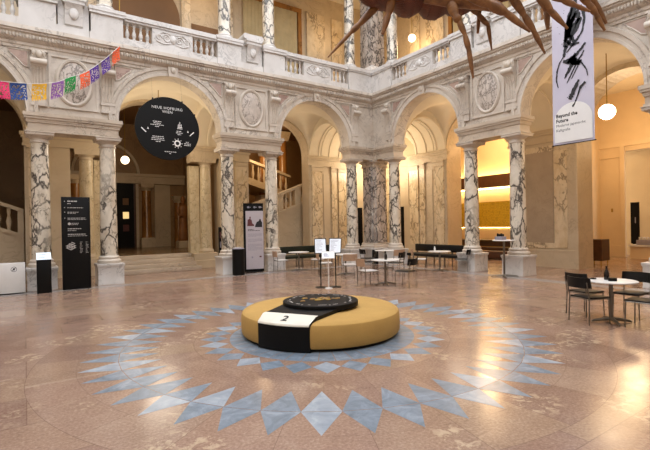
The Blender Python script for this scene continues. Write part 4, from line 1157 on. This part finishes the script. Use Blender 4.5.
for i in range(9):
    p = 2*PI*i/9; m.face([(.26+r*math.cos(p+e), -.032, -.42+r*math.sin(p+e)) for r, e in ((.12, -.08), (.15, -.08), (.15, .08), (.12, .08))])
m.build('ray_emblem', WP, b, recalc=False)
for sg in (-1, 1):
    m = MB(); cx = sg*.70; c, s_ = math.cos(sg*.75), math.sin(sg*.75)
    m.face([(cx+c*u-s_*v, -.032, -.10+s_*u+c*v) for u, v in ((-.09, -.014), (.09, -.014), (.09, .014), (-.09, .014))])
    m.face([(cx-sg*.12+u, -.032, -.04+v) for u, v in ((-.025, -.025), (.025, -.025), (0, .04))])
    m.build('arrow', WP, b, recalc=False)
for a in (.55, 1.1, 2.05, 2.6):
    m = MB(); m.box(R*math.cos(a)-.015, R*math.cos(a)+.015, -.035, .035, R*math.sin(a)-.02, R*math.sin(a)+.04); m.build('clip', M['blackmetal'], t)
for a in (1.1, 2.05):
    m = MB(); m.tube([(R*math.cos(a), 0, R*math.sin(a)), (R*math.cos(a), .3, 2.5)], .002, 6); m.build('wire', M['steel'], t)

# calligraphy banner
BX = 7.5
t = thing('hanging_banner', 'tall pale lilac hanging banner with black brush strokes', 'banner', (BX, -.30, 3.57))
BW = .505; BH = 5.2
m = MB()
rows = [[(.008*math.sin(zz*1.3+k*.5), -BW+2*BW*k/8, zz) for k in range(9)] for zz in [BH*i/20 for i in range(21)]]
m.grid(rows); bn = m.build('cloth', M['banner'], t)
m = MB(); m.tube([(0, -BW-.03, 0), (0, BW+.03, 0)], .014, 8); m.build('bottom_rod', M['blackmetal'], t)
m = MB(); m.tube([(0, -BW-.03, BH), (0, BW+.03, BH)], .014, 8); m.build('top_rod', M['blackmetal'], t)
for sg in (-1, 1): m = MB(); m.tube([(0, sg*BW*.8, BH), (0, sg*BW*.8, BH+3.7)], .004, 6); m.build('wire', M['steel'], t)
# u runs to the reader's right (towards -y), v upwards
bf = lambda u, v, o=.012: (-o-.002, -u, v)
m = MB()
rr = .36
pl = [(-.0, 0)]
poly = [(-.46, .06), (.46, .06)]+[(.46*math.cos(a), .62+.46*math.sin(a)*.9) for a in [PI*i/20*1. for i in range(21)]]
m.prism(poly, lambda p, q, tt: bf(p, q, tt), .009, .012); m.build('white_disc', M['whiteprint'], bn)
for tx, v, sz, bo in (('Beyond the', .74, .125, .004), ('Future', .61, .125, .004), ('Moderne japanische', .49, .098, 0), ('Kalligrafie', .37, .098, 0)):
    m = MB(); m.text(tx, sz, lambda x, y, v=v: bf(x-.42, v+y, .013), 'LEFT', bold=bo, squash=.92); m.build('lettering', M['blackprint'], bn, recalc=False)
def stroke(pts, wd, seed):
    m = MB()
    r = random.Random(seed)
    n = len(pts)
    P_ = []
    for i in range(n-1):
        for k in range(6):
            f_ = k/6; P_.append((pts[i][0]*(1-f_)+pts[i+1][0]*f_, pts[i][1]*(1-f_)+pts[i+1][1]*f_, wd[i]*(1-f_)+wd[i+1]*f_))
    P_.append((*pts[-1], wd[-1]))
    L, Rr = [], []
    for i, (x, y, w_) in enumerate(P_):
        a, b_ = P_[max(i-1, 0)], P_[min(i+1, len(P_)-1)]
        dx, dy = b_[0]-a[0], b_[1]-a[1]; q = math.hypot(dx, dy) or 1
        nx, ny = -dy/q, dx/q
        j1, j2 = 1+r.uniform(-.3, .3), 1+r.uniform(-.3, .3)
        L.append((x+nx*w_*j1, y+ny*w_*j1)); Rr.append((x-nx*w_*j2, y-ny*w_*j2))
    for i in range(len(L)-1):
        m.face([bf(*L[i]), bf(*L[i+1]), bf(*Rr[i+1]), bf(*Rr[i])])
    m.build('brush_stroke', M['blackprint'], bn, recalc=False)
S = [  # (u, v) along the cloth, widths
 ([(.12, 3.28), (.06, 2.98), (-.06, 2.62), (-.16, 2.3)], [.04, .07, .09, .04]),
 ([(.28, 3.05), (.16, 2.95), (.02, 2.75), (-.12, 2.5), (-.2, 2.18), (-.1, 2.12)], [.02, .035, .06, .05, .03, .015]),
 ([(.3, 2.92), (.34, 2.7), (.28, 2.4), (.14, 2.24), (-.02, 2.1), (-.14, 2.0)], [.04, .03, .025, .03, .02, .012]),
 ([(.18, 2.9), (.2, 2.7), (.12, 2.5), (.02, 2.36)], [.05, .06, .05, .02]),
 ([(-.1, 2.5), (-.02, 2.3), (-.18, 2.1), (-.22, 1.9)], [.03, .05, .04, .03]),
 ([(.36, 2.1), (.24, 1.98), (.1, 1.86), (-.04, 1.78), (-.12, 1.72)], [.02, .035, .04, .06, .03]),
 ([(-.24, 1.8), (-.05, 1.76), (.1, 1.7), (.22, 1.62)], [.03, .08, .09, .03]),
 ([(.1, 1.8), (-.02, 1.62), (-.14, 1.46), (-.2, 1.36)], [.05, .05, .035, .015]),
 ([(.32, 1.92), (.2, 1.76), (.06, 1.55), (-.06, 1.36), (-.14, 1.22)], [.015, .02, .02, .018, .012]),
 ([(.2, 1.66), (.08, 1.46), (-.02, 1.3)], [.02, .015, .01]),
 ([(-.22, 1.92), (-.34, 1.78), (-.41, 1.58), (-.43, 1.36), (-.38, 1.16)], [.012, .014, .018, .018, .01]),
 ([(.2, 1.72), (.3, 1.56), (.38, 1.42), (.4, 1.28)], [.02, .018, .014, .008]),
 ([(.17, 1.24), (.08, 1.06), (-.02, .9), (-.08, .80)], [.025, .05, .055, .05]),
 ([(.34, 1.14), (.22, 1.06), (.14, .86), (.04, .64)], [.03, .03, .014, .018]),
 ([(.04, .66), (.0, .6)], [.02, .026]),
 ([(.02, 3.1), (-.08, 2.8), (-.12, 2.55), (-.05, 2.35)], [.03, .05, .07, .03]),
 ([(.22, 2.75), (.06, 2.6), (-.02, 2.42), (.06, 2.2)], [.04, .06, .05, .03]),
 ([(-.2, 2.35), (-.02, 2.16), (.2, 2.14)], [.03, .04, .02]),
 ([(.1, 1.92), (.0, 1.76), (.12, 1.66), (.26, 1.7)], [.03, .06, .05, .02])]
for i, (p, w_) in enumerate(S):
    sc = [(u*.92, (v-.6)*1.0+.66+(.25 if v < 1.3 else .25)) for u, v in p]
    stroke(sc, w_, i)
r = random.Random(3)
m = MB()
for i in range(14):
    u, v, q = r.uniform(-.35, .4), r.uniform(1.1, 3.4), r.uniform(.004, .012)
    m.face([bf(u-q, v-q), bf(u+q, v-q), bf(u+q, v+q), bf(u-q, v+q)])
m.build('ink_speck', M['blackprint'], bn, recalc=False)

# paper flags on a string
FLAGS = [('orange', (-1.67, 7.89, 6.78), 'orange paper flag at the wall end of the string, highest of all'), ('purple', (-1.96, 7.71, 6.41), 'deep purple paper flag next to the highest orange one'),
         ('purple', (-2.27, 7.52, 6.06), 'deep purple paper flag between the lower orange flag and its twin'), ('orange', (-2.53, 7.36, 5.80), 'orange paper flag next to the green one, before the medallion'),
         ('green', (-2.90, 7.14, 5.55), 'green paper flag in front of the oval medallion'), ('lilac', (-3.20, 6.95, 5.32), 'pale lilac paper flag between green and yellow'),
         ('yellow', (-3.58, 6.71, 5.15), 'yellow paper flag in front of the fluted console'), ('blue', (-3.98, 6.47, 5.04), 'dark blue paper flag in front of the arch'),
         ('pink', (-4.31, 6.27, 4.97), 'pink paper flag cut by the left photo edge')]
sp = [(-1.56, 7.98, 6.92)]+[p for _, p, _ in FLAGS]+[(-4.75, 6.0, 4.93), (-5.4, 5.6, 4.95), (-7.0, 4.6, 5.6), (-8.49, 3.7, 6.8)]
m = MB(); m.tube(sp, .006, 6); tag(m.build('flag_string', M['whiteprint']), 'thin string of paper flags from the cornice above the column pair', 'string')
dirv = Vector((.852, .523, 0))
for i, (c, p, lab) in enumerate(FLAGS):
    prev = Vector(sp[i]); nxt = Vector(sp[i+2]); tg = (prev-nxt).normalized()
    t_ = tg; dn = Vector((0, 0, -1))
    dn = (dn*.9 + (tg.cross(Vector((tg.y, -tg.x, 0)).normalized()))*0).normalized()
    rn = random.Random(i*5+1); nx, ny = 14, 15
    wd, hg = .365, .40
    m = MB()
    V = {}
    def pt(a, b):
        if (a, b) not in V:
            u, v = (a/nx-.5)*wd, b/ny*hg
            q = t_*u+dn*v+Vector((-.523, .852, 0))*(.02*math.sin(5*a/nx+i)+.025*math.sin(b/ny*3+i))
            V[a, b] = m.bm.verts.new(q)
        return V[a, b]
    for a in range(nx):
        for b in range(ny):
            edge = a in (0, nx-1) or b < 2 or b == ny-1
            if not edge and ((a*3+b*5+i) % 7 == 0 or rn.random() < .16): continue
            if b == ny-1 and a % 2: continue
            m.bm.faces.new([pt(a, b), pt(a+1, b), pt(a+1, b+1), pt(a, b+1)])
    o = m.build('paper_flag', M['f_'+c], recalc=False); o.location = p
    tag(o, lab, 'paper flag', 'papel picado flags on the string')

# hanging creature ----------------------------------------------------
t = thing('creature_sculpture', 'large brown segmented crab-like creature with many jointed legs hanging from above', 'sculpture', (0, 0, 0))
bd = Vector((.826, -.563, 0)); bn_ = Vector((.563, .826, 0))
def shell(c, L, Wd, H_, tilt=0., name='body_shell'):
    """overlapping pointed shell plate along the body axis"""
    m = MB(); rows = []
    for j in range(13):
        k = j/12; r = math.sin(PI*min(1, .08+k*.92))**.6 if k < 1 else .02
        r = max(.03, r*(1-.25*k))
        row = []
        for i in range(20):
            a = 2*PI*i/20
            v = c+bd*(L*(k-.5))+bn_*(Wd*r*math.cos(a))+Vector((0, 0, H_*r*math.sin(a)-tilt*k))
            row.append(v)
        rows.append(row)
    vs = m.grid(rows, True); m.cap(list(reversed(vs[0]))); m.cap(vs[-1])
    for j in (3, 6, 9): m.tube([r_ for r_ in rows[j][10:20]], .012, 5)
    return m.build(name, M['hide'], t)
base = Vector((.93, -1.45, 5.0))
for k, L, Wd, H_, dz in ((-.52, .5, .5, .26, .06), (-.16, .52, .52, .33, .0), (.22, .52, .5, .35, -.03), (.58, .52, .46, .33, -.01), (.92, .6, .4, .25, .07), (1.35, .8, .42, .24, .24), (1.85, .8, .42, .24, .36), (2.35, .7, .36, .2, .46)):
    shell(base+bd*k+Vector((0, 0, dz)), L*1.15, Wd, H_, .03)
m = MB(); m.tube([(.74, -1.66, 4.80), (1.03, -1.86, 4.74), (1.37, -2.09, 4.70), (1.58, -2.23, 4.63), (1.68, -2.3, 4.56)], [.09, .10, .10, .075, .03], 12)
m.build('claw_arm', M['cane'], t)
m = MB(); m.tube([(1.35, -1.7, 5.0), (1.6, -1.85, 5.02), (1.92, -2.04, 5.0), (2.29, -2.29, 5.07), (2.47, -2.41, 5.14)], [.1, .14, .13, .1, .03], 12)
m.build('tail', M['hide'], t)
m = MB(); m.ball(base+bd*-.72+Vector((0, 0, .0)), (.24, .22, .18), 16, 10); m.build('head', M['hide'], t)
LEGS = [
 ([(.95, -1.25, 5.25), (.74, -1.11, 5.10), (.53, -.97, 4.95), (.26, -.79, 4.62), (.16, -.72, 4.51), (-.13, -.52, 4.14)], [.10, .095, .085, .065, .05, .012]),
 ([(.6, -1.35, 5.05), (.47, -1.29, 4.83), (.42, -1.26, 4.63), (.35, -1.21, 4.35)], [.09, .085, .075, .035]),
 ([(1.02, -1.85, 4.75), (1.05, -1.93, 4.49), (1.09, -1.96, 4.41), (1.15, -2.0, 4.24), (1.19, -2.03, 4.03), (1.24, -2.06, 3.63)], [.1, .08, .06, .045, .055, .02]),
 ([(1.5, -1.65, 5.0), (1.64, -1.73, 4.87), (1.73, -1.79, 4.75), (1.86, -1.87, 4.58), (1.9, -1.9, 4.21)], [.08, .07, .05, .05, .015]),
 ([(1.93, -1.68, 4.94), (1.9, -1.66, 4.55)], [.05, .03]),
 ([(1.0, -2.15, 4.7), (1.27, -2.32, 4.55), (1.45, -2.44, 4.43), (1.71, -2.62, 4.17)], [.1, .1, .075, .022]),
 ([(1.6, -1.95, 5.2), (1.95, -2.18, 4.94), (2.12, -2.29, 4.63), (2.23, -2.37, 4.39), (2.36, -2.46, 4.06)], [.09, .085, .065, .06, .018]),
 ([(2.6, -2.15, 5.3), (2.71, -2.21, 5.16), (2.78, -2.26, 4.87), (2.79, -2.27, 4.58)], [.09, .085, .07, .035]),
 ([(1.8, -2.45, 5.05), (2.0, -2.57, 4.78), (2.14, -2.67, 4.54), (2.33, -2.8, 4.29)], [.1, .09, .07, .022]),
 ([(1.5, -2.6, 4.8), (1.78, -2.79, 4.65), (1.97, -2.92, 4.54), (2.11, -3.02, 4.46), (2.26, -3.12, 4.38)], [.08, .075, .06, .045, .022]),
 ([(2.6, -2.62, 5.2), (2.77, -2.74, 4.98), (2.89, -2.82, 4.77), (2.98, -2.88, 4.62), (3.08, -2.95, 4.38)], [.09, .085, .07, .055, .025]),
 ([(2.85, -2.55, 5.3), (3.06, -2.69, 5.08), (3.18, -2.78, 4.88), (3.32, -2.87, 4.57)], [.09, .085, .065, .03])]
for pts, rad in LEGS:
    m = MB(); P_, R_ = [], []
    for i in range(len(pts)-1):      # swollen between the joints
        a, b = Vector(pts[i]), Vector(pts[i+1])
        for k in range(6):
            f_ = k/6; P_.append(a.lerp(b, f_)); R_.append((rad[i]*(1-f_)+rad[i+1]*f_)*(.56+.24*math.sin(PI*f_)**.7))
    P_.append(Vector(pts[-1])); R_.append(rad[-1]*.7)
    m.tube(P_, R_, 12); m.build('leg', M['cane'], t)
for k in (-.4, .5, 1.4, 2.2):
    p = base+bd*k+Vector((0, 0, .25)); m = MB(); m.tube([p, p+Vector((0, 0, 7.))], .005, 6); m.build('wire', M['steel'], t)

# lamps ---------------------------------------------------------------
def pendant(lab, x, y, zg, ztop, r=.2, mat='globe'):
    t = thing('pendant_lamp', lab, 'lamp', (x, y, zg))
    m = MB(); m.ball((0, 0, 0), r, 24, 16); m.build('globe', M[mat], t)
    m = MB(); m.tube([(0, 0, r*.9), (0, 0, ztop-zg)], .014, 8); m.lathe([(.05, r*.88), (.07, r*.95), (.03, r*1.15)], n=14); m.lathe([(.03, ztop-zg-.12), (.09, ztop-zg-.03), (.09, ztop-zg)], n=14); m.build('rod', M['brass'], t)
    return t
pendant('bright white globe lamp on a brass rod in the right arch', 9.9, -.06, 4.71, 6.57, .215)
pendant('globe lamp on a rod mostly hidden by the round black sign', -.03, 9.9, 4.75, 6.57, .2)
pendant('white globe lamp over the dim lobby, left of the round sign', -.5, 13.5, 4.4, 7.0, .165, 'globedim')
pendant('globe lamp in the corner bay behind the thick pillar', 9.95, 9.95, 4.75, 6.1, .2)
pendant('small glowing globe lamp of the upper gallery under the creature', 10.5, 8.1, 9.88, 12.3, .17, 'globedim')
pendant('tiny glowing globe at the balustrade of the upper gallery', -1.2, 10.0, 8.4, 12.3, .085, 'globedim')
def light(loc, power, col, r=.2, name='lamp_light'):
    l = bpy.data.lights.new(name, 'POINT'); l.energy = power; l.color = col; l.shadow_soft_size = max(r, .45)
    o = bpy.data.objects.new(name, l); COL.objects.link(o); o.location = loc; return o
WARM = (1., .84, .63); ORG = (1., .69, .38)
light((9.9, -.06, 4.3), 42, ORG, .6)
light((-.03, 9.9, 4.4), 95, WARM, .6)
light((9.95, 9.95, 4.3), 150, WARM)
light((5.4, 10., 4.6), 22, WARM); light((10., 5.4, 4.6), 30, WARM)
light((-5.4, 10., 4.6), 12, WARM)
light((-.5, 13.5, 4.1), 30, ORG)
light((6.3, 14.3, 5.6), 120, ORG); light((5.2, 17.2, 5.0), 40, ORG)
light((-6.3, 14.3, 4.5), 9, ORG)
light((15., 1.3, 4.6), 150, ORG, .3); light((15., -3.5, 4.6), 90, ORG, .3)
light((13.4, 6.6, 5.6), 240, ORG, .3)
light((10.3, 8.1, 9.5), 75, ORG); light((8.0, 10.3, 10.4), 18, ORG); light((2.0, 10.2, 10.5), 22, ORG); light((-1.5, 10.3, 10.5), 12, ORG); light((10.3, 2., 10.3), 40, ORG)

# daylight through the glass roof
w = bpy.data.worlds.new('roof_sky'); scene.world = w; w.use_nodes = True
bg = w.node_tree.nodes['Background']; bg.inputs['Color'].default_value = (.88, .92, 1., 1); bg.inputs['Strength'].default_value = 2.5

# camera --------------------------------------------------------------
cd = bpy.data.cameras.new('camera'); cam = bpy.data.objects.new('camera', cd); COL.objects.link(cam)
cd.sensor_width = 36; cd.lens = 441.25/650*36; cd.clip_end = 200
cam.matrix_world = Matrix.Translation((-3.9185, -5.9376, 1.65)) @ Matrix.Rotation(-.5971, 4, 'Z') @ Matrix.Rotation(PI/2-.0024, 4, 'X') @ Matrix.Rotation(-.0177, 4, 'Z')
scene.camera = cam
vs_ = scene.view_settings
vs_.view_transform = 'Standard'; vs_.look = 'None'; vs_.gamma = 1.0; vs_.use_curve_mapping = False; vs_.exposure = 0.5
